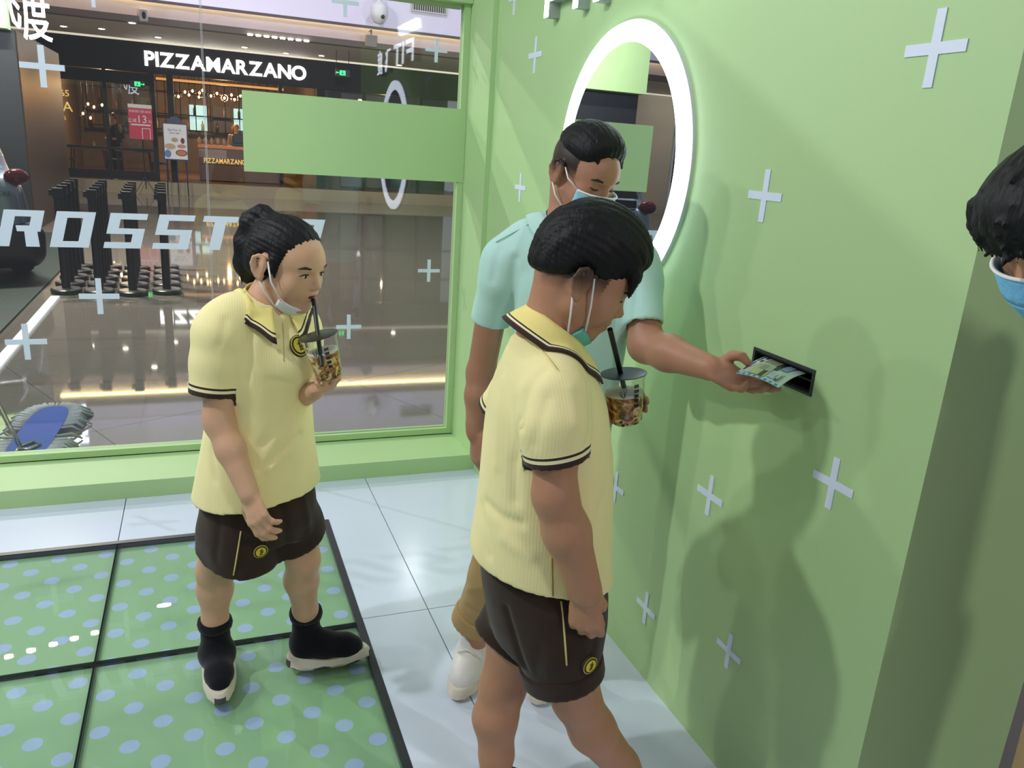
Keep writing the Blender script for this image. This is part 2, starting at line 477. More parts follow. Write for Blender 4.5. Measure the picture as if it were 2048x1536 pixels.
lw = xO1-xO0; step = (lx(304, 497)-lx(207, 496)); sh = (lx(114, 420)-lx(100, 493))/LH
starts = [xO0-2*step-0.01, xO0-step, xO0, xS0, xS0+step, lx(393, 499), lx(393, 499)+step, lx(393, 499)+2*step]
for ch, x0 in zip('CROSSTAR', starts):
    mb = MB()
    for i, poly in enumerate(GLY[ch]):
        mb.prism([(x0 + lw*u + sh*LH*v, yl-0.00015*i, zb + LH*v) for u, v in poly], (0, 0.003, 0))
    mb.build('block_letter', m_white_decal, win)

# round mirror with a lit ring
mc = (XR, 2.345, 1.585); R0, R1 = 0.425, 0.365
mi_ = thing('round_mirror', mc, 'round wall mirror in a glowing white ring on the green wall', 'mirror')
MB().lathe(mc, [(R0+0.004, 0.0), (R0+0.004, 0.012), (R0-0.004, 0.014)], (-1, 0, 0), 96).build('backing_rim', mat('rim_white', srgb(225, 228, 230), 0.4), mi_, True, auto=40)
ring = MB(); seg = 128
V = []; Fs = []
prof = [(R0-0.003, 0.014), (R0-0.003, 0.024), (R0-0.010, 0.027), (R1+0.006, 0.027), (R1, 0.024), (R1, 0.0145)]
for k in range(seg):
    a = 2*math.pi*k/seg
    for (r, h) in prof: V.append((mc[0]-h, mc[1]+r*math.cos(a), mc[2]+r*math.sin(a)))
n = len(prof)
for k in range(seg):
    for j in range(n):
        j2 = (j+1) % n; k2 = (k+1) % seg
        Fs.append((k*n+j, k2*n+j, k2*n+j2, k*n+j2))
ring.add(V, Fs).build('light_ring', glow('ring_light', (0.78, 0.86, 1.0, 1), 7.5), mi_, True, auto=40)
MB().lathe(mc, [(R1-0.001, 0.0145), (R1-0.001, 0.019)], (-1, 0, 0), 96).build('mirror_glass', mat('mirror_silver', (0.62, 0.65, 0.68, 1), 0.0, 1.0), mi_)

# lit lettering above the mirror
def lit_sign(strokes, y_right, z0, w_, h_, name, depth=0.045):
    """strokes in a unit cell, u running towards the viewer (-y)"""
    f_, s_ = MB(), MB()
    for poly in strokes:
        P = [(XR-0.001, y_right-u*w_, z0+v*h_) for u, v in poly]
        s_.prism(P, (-depth, 0, 0))
        f_.prism([(XR-depth-0.0005, p[1], p[2]) for p in P], (-0.004, 0, 0))
    o = s_.build(name, m_letter_side, sg)
    f_.build('lit_face', m_letter_face, o)
sg = thing('lit_sign', (XR, 2.4, 2.09), 'white glowing raised letters reading ALLNEW FIT on the green wall', 'sign')
def bar(u0, v0, u1, v1): return [(u0, v0), (u1, v0), (u1, v1), (u0, v1)]
zf, hf = 2.085, 0.13
lit_sign([bar(0, 0, .17, 1), bar(.17, .82, 1, 1), bar(.17, .40, .85, .58)], 2.955, zf, .20, hf, 'letter')
lit_sign([bar(0, 0, 1, 1)], 2.705, zf, .036, hf, 'letter')
lit_sign([bar(0, .82, 1, 1), bar(.42, 0, .6, .82)], 2.63, zf, .20, hf, 'letter')
for ch_, yc in (('飞', 2.24), ('度', 1.98)):
    mbx = MB(); text_on(mbx, ch_, 0.17, (XR-0.022, yc, zf-0.01), (0, -1, 0), (0, 0, 1), thick=0.042); lt_ = mbx.build('letter', m_letter_side, sg)
    mbx = MB(); text_on(mbx, ch_, 0.17, (XR-0.046, yc, zf-0.01), (0, -1, 0), (0, 0, 1), thick=0.004); mbx.build('lit_face', m_letter_face, lt_)
tx = MB(); text_on(tx, 'ALLNEW', 0.085, (XR-0.018, 2.955, 2.27), (0, -1, 0), (0, 0, 1), thick=0.03, align='LEFT', width=0.5)
tx.build('letter', m_letter_face, sg)
# ---------------------------------------------------------------- the mall behind the glass
YF = 24.0
ZSO = 3.73
m_mall_floor = mat('polished_mall_tile', srgb(120, 112, 106), 0.035, noise=(0.7, 0.10), ior=1.62)
m_mall_joint = mat('mall_floor_joint', srgb(70, 66, 64), 0.6)
m_wall_white = mat('mall_white_wall', srgb(206, 198, 222), 0.7, noise=(0.5, 0.02))
m_soffit = mat('mall_soffit', srgb(226, 216, 202), 0.7)
m_dark = mat('dark_facade', srgb(16, 13, 14), 0.5, spec=0.2)
m_darkglass = thin_glass('shop_glass', (0.8, 0.82, 0.82, 1), 1.3)
m_beige = mat('beige_panel', srgb(178, 164, 146), 0.5, noise=(0.8, 0.05))
m_wood = mat('walnut_panel', srgb(104, 70, 46), 0.45, noise=(3, 0.25))
m_warmwall = mat('brown_shop_wall', srgb(112, 90, 66), 0.7, noise=(1.2, 0.2))
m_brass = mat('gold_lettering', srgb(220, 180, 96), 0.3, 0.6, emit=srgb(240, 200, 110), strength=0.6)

mall_floor = struct(MB().box((-18, YG+0.13, ZM-0.3), (18, YF+8, ZM-0.008)).box((1.745, -3, ZM-0.3), (18, YG+0.13, ZM-0.008)).build('floor', m_mall_joint))
# polished floor tiles laid diagonally; the near ones are single slabs, the far field is one sheet
a = math.radians(26); ca, sa = math.cos(a), math.sin(a)
TS = 1.8
def inside_mall(P): return all((y > YG+0.14 or x > 1.75) for x, y in P)
def clip(poly, f):
    out = []
    for i in range(len(poly)):
        p, q = poly[i], poly[(i+1) % len(poly)]; fp, fq = f(p), f(q)
        if fp >= 0: out.append(p)
        if (fp >= 0) != (fq >= 0):
            t = fp/(fp-fq); out.append((p[0]+t*(q[0]-p[0]), p[1]+t*(q[1]-p[1])))
    return out
YFAR = 13.0
for i in range(-9, 13):
    for j in range(-5, 12):
        P = [(-1.414 + ca*u*TS - sa*v*TS, 6.496 + sa*u*TS + ca*v*TS) for u, v in ((i+.0009, j+.0009), (i+.9991, j+.0009), (i+.9991, j+.9991), (i+.0009, j+.9991))]
        P = clip(P, lambda p: YFAR-p[1]); P = clip(P, lambda p: p[1]-(YG+0.14)) if P else P
        P = clip(P, lambda p: p[0]+5.5) if P else P
        P = clip(P, lambda p: 6.5-p[0]) if P else P
        if len(P) > 2:
            MB().prism([(x, y, ZM-0.008) for x, y in P], (0, 0, 0.008)).build('floor_tile', m_mall_floor, mall_floor)
ff = MB().box((-18, YFAR+.003, ZM-0.0075), (18, YF+0.2, ZM)).box((-18, YG+.14, ZM-.0075), (-5.503, YFAR, ZM)).box((6.503, YG+.14, ZM-.0075), (18, YFAR, ZM)).box((1.75, -3, ZM-.0075), (18, YG+.137, ZM))
tag(ff.build('tile_field', m_mall_floor, mall_floor), kind='stuff')

# bulkheads, cove and soffit above the shop fronts
wall_back = struct(MB().box((-18, 18.0, 3.95), (18, 18.15, 8.5)).build('wall_back', m_wall_white))
trim_3 = struct(MB().box((-18, 20.2, ZSO+0.13), (18, 20.35, 5.2)).build('trim_3', m_wall_white))
MB().box((-18, 20.05, ZSO+0.0), (18, 20.35, ZSO+0.13)).build('shadow_gap', mat('grey_brown_edge', srgb(128, 116, 110), 0.7), trim_3)
MB().box((-18, 18.15, 3.95), (18, 18.45, 3.98)).box((-18, 18.15, 4.35), (18, 20.2, 4.4)).build('cove_lip', m_wall_white, wall_back)
MB().box((-18, 20.1, 4.325), (18, 20.15, 4.345)).build('cove_light', glow('cove_glow', (1.0, 0.76, 0.32, 1), 26.0), wall_back)
ceiling = struct(MB().box((-18, 20.35, ZSO), (18, YF+0.4, ZSO+0.1)).build('ceiling', m_soffit))
m_dl = glow('downlight_glow', (1.0, 0.9, 0.72, 1), 22.0)
m_dlr = mat('downlight_rim', srgb(210, 205, 196), 0.5)
ORD = ['first', 'second', 'third', 'fourth', 'fifth', 'sixth', 'seventh', 'eighth', 'ninth', 'tenth', 'eleventh', 'twelfth', 'thirteenth', 'fourteenth', 'fifteenth', 'sixteenth', 'seventeenth', 'eighteenth', 'nineteenth', 'twentieth']
DLX = (127, 203, 316, 489, 572, 643, 799, 264)
for (px, py) in ((127, 51), (203, 56), (316, 73), (489, 93), (572, 105), (643, 110), (799, 129), (264, 44)):
    q = on(px, py, 'z', ZSO)
    d = thing('downlight', (q[0], q[1], ZSO-0.02), ORD[sorted(DLX).index(px)]+' small glowing soffit downlight from the left over the shop fronts', 'light', 'soffit downlights')
    MB().lathe((q[0], q[1], ZSO-0.02), [(0.10, 0), (0.10, 0.019)], seg=16).build('rim', m_dlr, d)
    MB().lathe((q[0], q[1], ZSO-0.026), [(0.065, 0), (0.065, 0.006)], seg=16).build('lens', m_dl, d)
q0 = on(500, 77, 'y', 20.1); q1 = on(612, 88, 'y', 20.1)
ls = thing('linear_light', (q0[0], 19.98, ZSO-0.03), 'row of small square linear lights under the white bulkhead', 'light')
for k in range(8):
    x = q0[0]+(q1[0]-q0[0])*k/7.0
    MB().box((x-.055, 19.98, ZSO-.02), (x+.055, 20.045, ZSO+.02)).build('lamp_cell', glow('linear_glow', (1, .95, .85, 1), 6.0), ls)

MB().box((-18, YF-.10, ZSO-.045), (18, YF-.05, ZSO-.002)).build('soffit_fill_strip', glow('soffit_fill_glow', (1.0, .88, .70, 1), 0.8), ceiling)  # pale trim line given a glow, added to brighten the soffit
# security cameras, vent, hanging lanterns
def dome_camera(px, py, y, s, label):
    q = on(px, py, 'y', y)
    t = thing('dome_camera', q, label, 'camera')
    m = mat('cctv_white', srgb(206, 202, 210), 0.4)
    MB().box((q[0]-.04*s, y-.02, q[2]+.10*s), (q[0]+.04*s, y-.001, q[2]+.26*s)).tube([(q[0], y-.02, q[2]+.2*s), (q[0], y-.12*s, q[2]+.22*s), (q[0], y-.16*s, q[2]+.12*s)], .025*s, 8).build('bracket', m, t)
    MB().lathe((q[0], y-.16*s, q[2]-.06*s), [(.0, -.09*s), (.07*s, -.07*s), (.105*s, 0), (.115*s, .03*s), (.115*s, .13*s), (.06*s, .19*s), (0, .2*s)], seg=20, cap=False).build('housing', m, t, True)
    MB().ellipsoid((q[0]+.035*s, y-.255*s, q[2]-.06*s), (.03*s, .02*s, .03*s)).build('lens', m_black, t, True)
dome_camera(753, 28, 17.99, 1.5, 'white dome security camera on the upper mall wall left of the vent')
q = on(288, 33, 'y', 20.2)
t = thing('box_camera', q, 'small white box camera on the bulkhead above the lit shop name', 'camera')
MB().box((q[0]-.085, 19.98, q[2]-.12), (q[0]+.085, 20.199, q[2]+.12)).build('housing', mat('cctv_white'), t, bevel=.02)
MB().ellipsoid((q[0]+.01, 19.97, q[2]), (.04, .02, .075)).build('lens', m_black, t, True)
v0 = on(822, 0, 'y', 18); v1 = on(893, 27, 'y', 18)
t = thing('air_vent', (v0[0], 17.99, v1[2]), 'grey slatted air vent high on the upper mall wall', 'vent')
zc = (v0[2]+v1[2])/2; hz = .13
MB().box((v0[0], 17.95, zc-hz), (v1[0], 17.999, zc-hz+.03)).box((v0[0], 17.95, zc+hz-.03), (v1[0], 17.999, zc+hz)).box((v0[0], 17.95, zc-hz+.03), (v0[0]+.03, 17.999, zc+hz-.03)).box((v1[0]-.03, 17.95, zc-hz+.03), (v1[0], 17.999, zc+hz-.03)).build('frame', mat('vent_grey', srgb(172, 168, 172), 0.5), t)
MB().box((v0[0]+.03, 17.985, zc-hz+.03), (v1[0]-.03, 17.998, zc+hz-.03)).build('duct', m_black, t)
for k in range(15):
    x = v0[0]+.05+(v1[0]-v0[0]-.1)*k/14
    MB().box((x-.008, 17.955, zc-hz+.03), (x+.008, 17.984, zc+hz-.03)).build('slat', mat('vent_grey'), t)
q = on(743, 82, 'y', 19.9)
t = thing('wall_speaker', q, 'grey box loudspeaker on a bracket below the glowing cove', 'speaker')
MB().box((q[0]-.13, 19.86, q[2]-.13), (q[0]+.13, 20.05, q[2]+.13)).build('case', mat('speaker_grey', srgb(160, 154, 158), .6), t, bevel=.02)
MB().tube([(q[0], 19.95, q[2]+.13), (q[0], 19.95, q[2]+.24), (q[0], 20.19, q[2]+.24)], .02, 6).build('bracket', mat('speaker_grey'), t)

def exit_sign(px, py, y, label, w_=.36, h_=.16, left=True, rods=True, half=None):
    q = on(px, py, 'y', y)
    t = thing('exit_sign', q, label, 'sign')
    MB().box((q[0]-w_/2, y-.02, q[2]-h_/2), (q[0]+w_/2, y+.02, q[2]+h_/2)).build('case', mat('exit_case', srgb(18, 40, 24), .5), t)
    g_ = glow('exit_green', (0.05, 1.0, 0.25, 1), 2.2)
    s_ = -1 if left else 1
    mb = MB()
    mb.box((q[0]-.07, y-.026, q[2]-.055), (q[0]+.07, y-.0205, q[2]+.055))
    ax = q[0]+s_*.125
    mb.box((ax-.04, y-.026, q[2]-.009), (ax+.04, y-.0205, q[2]+.009))
    mb.prism([(ax+s_*.045, y-.026, q[2]), (ax+s_*.015, y-.026, q[2]+.03), (ax+s_*.015, y-.026, q[2]-.03)], (0, .005, 0))
    mb.build('lit_pictogram', g_, t)
    mb = MB()                                       # dark running figure in the doorway pictogram
    mb.box((q[0]-.012, y-.0285, q[2]+.02), (q[0]+.012, y-.0265, q[2]+.042))
    mb.prism([(q[0]-.03, y-.0285, q[2]-.045), (q[0]-.012, y-.0285, q[2]-.045), (q[0]+.02, y-.0285, q[2]+.015), (q[0]-.012, y-.0285, q[2]+.015)], (0, .002, 0))
    mb.prism([(q[0]+.025, y-.0287, q[2]-.045), (q[0]+.042, y-.0287, q[2]-.045), (q[0]+.015, y-.0287, q[2]-.005), (q[0], y-.0287, q[2]-.005)], (0, .002, 0))
    mb.build('figure', mat('exit_case'), t)
    if rods:
        for sx in (-.42, .42): MB().tube([(q[0]+w_*sx, y, q[2]+h_/2), (q[0]+w_*sx, y, ZSO)], .008, 6).build('hanger_rod', m_black, t)
exit_sign(275, 168, YF-.02, 'green exit sign with right arrow above the red price poster', left=False, rods=False)
exit_sign(685, 146, 21.2, 'green exit sign with left arrow hanging on two rods right of the lit shop name', left=True)

# ------------------------------------------------ restaurant
XL, XQ, XRR = -3.62, 3.35, 7.75
wall_left = struct(MB().box((-18, YF, ZM), (XL, YF+.3, ZSO)).build('wall_left', m_beige))
for x in (-5.2, -7.6, -8.0, -10.3, -12.6, -13.0, -15.4):
    MB().box((x-.05, YF-.01, ZM), (x+.05, YF-.0005, ZSO)).build('dark_strip', m_dark, wall_left)
rest_shell = struct(MB().box((XL, YF+7, ZM), (XQ, YF+7.2, ZSO)).box((XL-.2, YF+.3, ZM), (XL, YF+7.2, ZSO)).box((XQ, YF+.25, ZM), (XQ+.2, YF+7.2, ZSO)).build('wall_back', m_warmwall))
struct(MB().box((XL, YF+.4, ZSO-.12), (XQ, YF+7, ZSO-.05)).build('ceiling', mat('dark_ceiling', srgb(44, 34, 28), .7)))
struct(MB().box((XL, YF+.1, .15), (XRR, YF+7, .20)).build('floor', mat('wood_floor', srgb(120, 86, 56), .35, noise=(2, .2))))
struct(MB().box((XL, YF-.25, ZM), (XRR, YF+.1, .2)).build('trim_4', mat('stone_step', srgb(168, 152, 126), .25, noise=(1.5, .08))))
sf = thing('shop_front', (XL, YF, .2), 'black metal framed restaurant front with glazed bays and sign board', 'shop front')
MB().box((XL, YF-.02, 2.95), (XRR, YF+.25, ZSO-.002)).build('sign_board', m_dark, sf)
def post(x, y_, w_=.07, z0=.2, z1=2.95): MB().box((x-w_/2, y_, z0), (x+w_/2, y_+.1, z1)).build('post', m_dark, sf)
for x, w_ in ((XL+.06, .12), (-2.18, .09), (-1.05, .12), (-.62, .16), (2.2, .1), (3.3, .22), (4.55, .07), (5.2, .07), (6.2, .1), (7.65, .2)): post(x, YF+.02, w_)
def rail(x0, x1, z, h_=.05): MB().box((x0, YF+.03, z-h_/2), (x1, YF+.11, z+h_/2)).build('rail', m_dark, sf)
for z in (.33, 1.0): rail(XL+.12, -1.11, z, .06 if z > .5 else .22)
rail(XL+.12, -1.11, 2.78, .3)
for z in (2.2, 1.3): rail(3.41, 7.55, z)
MB().box((XL+.12, YF+.065, .45), (-2.225, YF+.075, 2.62)).build('pane', m_darkglass, sf)
MB().box((-2.135, YF+.065, .45), (-1.11, YF+.075, 2.62)).build('pane', m_darkglass, sf)
for x0, x1 in ((3.41, 4.5), (4.6, 5.15), (5.25, 6.14), (6.26, 7.54)):
    MB().box((x0, YF+.08, .2), (x1, YF+.09, 2.94)).build('pane', m_darkglass, sf)
for x0, x1 in ((3.9, 4.5), (4.62, 5.15)):
    MB().box((x0, YF+.2, .3), (x1, YF+.24, 2.9)).build('blind', mat('grey_blind', srgb(150, 140, 134), .8), sf)
struct(MB().box((XQ+.25, YF+2.5, .2), (XRR, YF+2.6, ZSO)).box((XRR, YF+.0, ZM), (18, YF+.3, ZSO)).build('wall_right', mat('dark_shop_wall', srgb(48, 42, 38), .6)))
# lit shop name
def name_sign(body, px0, px1, pyt, pyb, y, m, thick, name, label, bold=0.0):
    a0 = on(px0, pyb, 'y', y); a1 = on(px1, pyb+(px1-px0)*.1, 'y', y); zt_ = on(px0, pyt, 'y', y)[2]
    h_ = zt_-a0[2]; W_ = a1[0]-a0[0]
    t_ = thing(name, (a0[0], y, a0[2]), label, 'sign')
    cu = bpy.data.curves.new('lettering', 'FONT'); cu.size = h_/.72; cu.offset = bold*h_
    x = a0[0]
    V, Fs = [], []
    widths = []
    geos = []
    for ch in body:
        cu.body = ch
        o = bpy.data.objects.new('lettering', cu); C.objects.link(o); bpy.context.view_layer.update()
        me = o.evaluated_get(bpy.context.evaluated_depsgraph_get()).to_mesh()
        vv = [tuple(v.co) for v in me.vertices]; ff_ = [tuple(p.vertices) for p in me.polygons]
        bpy.data.objects.remove(o)
        x0 = min(v[0] for v in vv); x1 = max(v[0] for v in vv)
        geos.append((vv, ff_, x0, x1-x0))
    bpy.data.curves.remove(cu)
    tot = sum(g_[3] for g_ in geos); gap = .06*h_
    k = (W_-gap*(len(body)-1))/tot
    for vv, ff_, x0, w_ in geos:
        mb = MB()
        P = [(x+(v[0]-x0)*k, y, a0[2]+v[1]) for v in vv]
        n_ = len(P)
        mb.add(P, ff_); mb.add([(p[0], y-thick, p[2]) for p in P], [f[::-1] for f in ff_])
        # side walls of the letter
        cnt = {}
        for f in ff_:
            for i in range(len(f)):
                e_ = (f[i], f[(i+1) % len(f)]); cnt[tuple(sorted(e_))] = cnt.get(tuple(sorted(e_)), 0)+1
        side = [(e_[0], e_[1], e_[1]+n_, e_[0]+n_) for e_, c_ in cnt.items() if c_ == 1]
        # serifs give the letters their heavy, flared ends
        mb.add([], []); mb.f += side; mb.mi += [0]*len(side)
        bx0, bx1 = x, x+w_*k
        mb.build('letter', m, t_)
        x += w_*k+gap
    return t_
name_sign('PIZZAMARZANO', 290, 612, 101, 130, YF-.03, glow('sign_white', (1, .97, .93, 1), 5.5), .06, 'lit_name_sign', 'glowing white PIZZAMARZANO letters over the restaurant front', bold=.035)
name_sign('PIZZAMARZANO', 408, 492, 315, 325, YF+1.38, m_brass, .02, 'counter_lettering', 'gold PIZZAMARZANO letters on the wooden counter front', bold=.02)

# counter
ct = thing('service_counter', (0.0, YF+1.4, .2), 'dark wood restaurant counter with copper top and panelled front', 'counter')
cz = on(440, 291, 'y', YF+1.4)[2]
for k in range(2):
    z0_ = .22+k*(cz-.3)/2
    MB().box((.02, YF+1.4, z0_), (2.3, YF+2.1, z0_+(cz-.3)/2-.01)).build('panel', m_wood, ct)
MB().box((-.0, YF+1.36, cz-.09), (2.32, YF+2.14, cz)).build('worktop', mat('copper_top', srgb(190, 110, 60), .3, .3), ct)
MB().box((.02, YF+1.395, cz-.36), (.78, YF+1.3995, cz-.12)).build('notice', mat('paper_grey', srgb(170, 150, 140), .7), ct)
p_ = thing('cash_register', (1.0, YF+1.55, cz), 'black cash register on the restaurant counter', 'register')
MB().box((.95, YF+1.5, cz+.001), (1.35, YF+1.8, cz+.1)).build('base', m_black, p_, bevel=.01)
MB().box((.98, YF+1.55, cz+.1), (1.33, YF+1.6, cz+.36)).build('screen', m_black, p_, bevel=.01)
for k in range(5):
    x = .05+k*.17
    o = MB().lathe((x, YF+1.7, cz+.001), [(.05, 0), (.06, .12+.03*(k % 2)), (.03, .16), (.02, .2)], seg=10).build('counter_jar', mat('jar_tan', srgb(196, 160, 110), .5), None, True)
    tag(o, ORD[k]+' tan jar from the left on the restaurant counter', 'jar', 'counter jars')
# back of house: lit kitchen hatch, door, shelves
kb = thing('kitchen_front', (1.0, YF+6.9, .2), 'kitchen wall with bright pale hatches and a dark door', 'wall unit')
hz0 = on(378, 265, 'y', YF+6.8)
for (pa, pb, qa, qb) in ((378, 209, 415, 262), (467, 217, 492, 262)):
    a0 = on(pa, pb, 'y', YF+6.8); a1 = on(qa, qb, 'y', YF+6.8)
    MB().box((a0[0], YF+6.8, a1[2]), (a1[0], YF+6.85, a0[2])).build('lit_hatch', glow('kitchen_light', (.55, .85, .82, 1), 1.1), kb)
a0 = on(425, 212, 'y', YF+6.8); a1 = on(463, 285, 'y', YF+6.8)
MB().box((a0[0], YF+6.78, .2), (a1[0], YF+6.85, a0[2])).build('door_leaf', mat('grey_brown_door', srgb(86, 68, 56), .5), kb)
sh_ = thing('wall_shelf', (-1.5, YF+6.5, .2), 'tall black metal grid shelf along the restaurant back wall', 'shelf')
for z in (1.55, 2.05, 2.75, 3.1): MB().box((XL+.3, YF+6.3, z), (2.4, YF+6.6, z+.035)).build('shelf_board', m_dark, sh_)
for k in range(13): MB().box((XL+.3+k*.47, YF+6.3, 1.5), (XL+.33+k*.47, YF+6.33, 3.3)).build('upright', m_dark, sh_)
mb_ = [mat('bottle_amber', srgb(176, 110, 50), .2), mat('bottle_green', srgb(60, 80, 50), .2), mat('bottle_pale', srgb(200, 180, 140), .3)]
bno = {}
for k in range(22):
    x = XL+.45+k*.24
    if -.9 < x < -.3: continue
    z = (1.585, 2.085)[k % 2]
    o = MB().lathe((x, YF+6.45, z+.001), [(.045, 0), (.045, .2), (.018, .27), (.018, .34)], seg=8).build('bottle', mb_[k % 3], None, True)
    bn = bno.get(z, 0); bno[z] = bn+1
    tag(o, ('amber', 'green', 'pale')[k % 3]+' bottle, '+ORD[bn]+' from the left on the '+('lower' if z < 2 else 'upper')+' restaurant shelf', 'bottle', 'bottles on the restaurant shelf')
# ceiling beam with warm glow and pendant bulbs
MB().box((-1.0, YF+1.2, 2.87), (2.4, YF+1.3, 2.93)).build('glow_beam', glow('orange_beam', (1.0, .42, .10, 1), .9), sf)
m_bulb = glow('filament_glow', (1.0, .72, .36, 1), 28.0)
m_globe = thin_glass('amber_globe', (1.0, .88, .7, 1), 1.6)
bulbs = [(370, 184), (385, 182), (378, 190), (399, 186), (405, 181), (398, 194), (422, 192), (434, 187), (449, 196), (463, 190), (469, 199), (481, 192), (357, 193), (176, 208), (188, 214), (204, 210), (166, 227), (181, 236), (339, 183), (340, 190)]
for k, (px, py) in enumerate(bulbs):
    y_ = YF+1.9+.5*(k % 3)
    q = on(px, py, 'y', y_)
    t_ = thing('pendant_bulb', (q[0], q[1], q[2]-.09), (ORD[sorted(b_[0] for b_ in bulbs if (b_[0] < 250) == (px < 250)).index(px)]+' warm globe bulb from the left '+('over the window tables' if px < 250 else 'over the counter')), 'lamp', 'restaurant pendant bulbs')
    MB().ellipsoid(q, (.10, .10, .10), 12, 8).build('globe', m_globe, t_, True)
    MB().ellipsoid(q, (.028, .028, .04), 8, 6).build('filament', m_bulb, t_, True)
    MB().tube([(q[0], q[1], q[2]+.085), (q[0], q[1], ZSO-.13)], .006, 5).build('cord', m_dark, t_)
for (x, y_, e_) in ((.8, YF+3.2, 230), (-2.4, YF+3.0, 210), (5.4, YF+1.4, 30)):
    l_ = bpy.data.lights.new('restaurant_lamp', 'POINT'); l_.energy = e_; l_.color = (1.0, .66, .36); l_.shadow_soft_size = .04
    o = bpy.data.objects.new('restaurant_lamp', l_); o.location = (x, y_, 2.6); C.objects.link(o)

# tables and chairs in the window bay
def dining_table(x, y_, label):
    t_ = thing('dining_table', (x, y_, .2), label, 'table')
    MB().box((x-.45, y_-.35, .92), (x+.45, y_+.35, .96)).build('tabletop', mat('table_wood', srgb(150, 112, 74), .4), t_)
    for sx in (-1, 1):
        for sy in (-1, 1):
            MB().tube([(x+sx*.38, y_+sy*.28, .92), (x+sx*.44, y_+sy*.32, .2)], .02, 6).build('leg', mat('table_leg', srgb(90, 66, 44), .5), t_)
dining_table(-2.75, YF+.8, 'wooden restaurant table behind the left glazed bay')
dining_table(-1.65, YF+.9, 'wooden restaurant table behind the right glazed bay by the red poster')
def side_chair(x, y_, face, m, label):
    t_ = thing('side_chair', (x, y_, .2), label, 'chair')
    MB().box((x-.21, y_-.21, .62), (x+.21, y_+.21, .68)).build('seat', m, t_, bevel=.015)
    MB().box((x+face*.19-.02, y_-.2, .7), (x+face*.19+.02, y_+.2, 1.12)).build('backrest', m, t_, bevel=.015)
    for sx in (-1, 1):
        for sy in (-1, 1): MB().tube([(x+sx*.18, y_+sy*.18, .62), (x+sx*.21, y_+sy*.21, .2)], .015, 6).build('leg', mat('table_leg'), t_)
m_tan = mat('tan_leather', srgb(158, 112, 72), .5); m_grey = mat('grey_chair', srgb(74, 74, 84), .6)
side_chair(-3.35, YF+.8, -1, m_tan, 'tan upholstered chair at the far left restaurant table')
side_chair(-1.0, YF+.9, 1, m_grey, 'dark grey chair right of the restaurant window table')
side_chair(-2.2, YF+1.6, 1, m_grey, 'dark grey chair between the two restaurant window tables')
for k, (x, y_) in enumerate(((-2.9, YF+.75), (-2.6, YF+.7), (-1.8, YF+.8), (-1.5, YF+.85))):
    o = MB().lathe((x, y_, .961), [(.03, 0), (.035, .1), (.015, .13), (.015, .18)], seg=10).build('sauce_bottle', mat(('sauce_red', 'bottle_pale')[k % 2], srgb(170, 40, 30), .4), None, True)
    tag(o, ('red sauce bottle' if k % 2 == 0 else 'pale bottle')+' on the '+('left' if k < 2 else 'right')+' restaurant window table', 'bottle', 'table bottles')
# gold emblem on the dark left wall of the restaurant
em = MB()
qe = on(133, 190, 'y', YF-.02); ze = on(133, 212, 'y', YF-.02)[2]; zw = on(133, 240, 'y', YF-.02)[2]
MB().box((XL-.9, YF-.012, .3), (XL+.02, YF-.002, 3.4)).build('dark_panel', m_dark, sf)
tm = thing('gold_emblem', (XL-.3, YF-.02, zw), 'gold pizza lettering on the dark wall beside the dark column', 'sign')
text_obj('letter', '1965', .22, (qe[0]-.15, YF-.02, qe[2]-.03), (1, 0, 0), (0, 0, 1), m_brass, tm, thick=.01)
text_obj('letter', 'PIZZA', .34, (qe[0]-.35, YF-.02, ze-.13), (1, 0, 0), (0, 0, 1), m_brass, tm, thick=.01)
text_obj('letter', 'EXPRESS', .13, (qe[0]-.3, YF-.02, zw), (1, 0, 0), (0, 0, 1), m_brass, tm, thick=.01)
# promo poster on tripod
a0 = on(255, 207, 'y', YF-.5); a1 = on(307, 280, 'y', YF-.5)
cx = (a0[0]+a1[0])/2; W_ = .56; H_ = a0[2]-a1[2]+.02
tp = thing('poster_stand', (cx, YF-.5, ZM), 'red price poster reading 13 on a thin black tripod', 'poster stand')
yy = YF-.5
MB().box((cx-W_/2, yy, a1[2]), (cx+W_/2, yy+.02, a0[2])).build('board', mat('poster_red', srgb(186, 38, 70), .5, emit=srgb(186, 38, 70), strength=.12), tp)
wm = mat('poster_white', srgb(236, 226, 228), .5)
MB().box((cx-W_/2, yy-.003, a0[2]-.09), (cx+W_/2, yy-.0005, a0[2])).build('header_strip', wm, tp)
text_obj('print', '网商银行满100元', .07, (cx, yy-.004, a0[2]-.2), (1, 0, 0), (0, 0, 1), wm, tp)
text_obj('print', '13', .26, (cx+.03, yy-.004, a0[2]-.45), (1, 0, 0), (0, 0, 1), wm, tp)
text_obj('print', '立减', .11, (cx-.2, yy-.004, a0[2]-.44), (1, 0, 0), (0, 0, 1), wm, tp)
text_obj('print', '元', .09, (cx+.22, yy-.004, a0[2]-.44), (1, 0, 0), (0, 0, 1), wm, tp)
MB().box((cx-.23, yy-.003, a0[2]-.52), (cx+.23, yy-.0005, a0[2]-.485)).box((cx+.02, yy-.003, a1[2]+.0), (cx+.035, yy-.0005, a1[2]+.28)).box((cx+.035, yy-.003, a1[2]+.265), (cx+.22, yy-.0005, a1[2]+.28)).box((cx+.205, yy-.003, a1[2]), (cx+.22, yy-.0005, a1[2]+.265)).build('print', wm, tp)
MB().tube([(cx+.02, yy+.03, a1[2]+.1), (cx+.02, yy+.03, ZM+.4)], .014, 8).build('pole', m_black, tp)
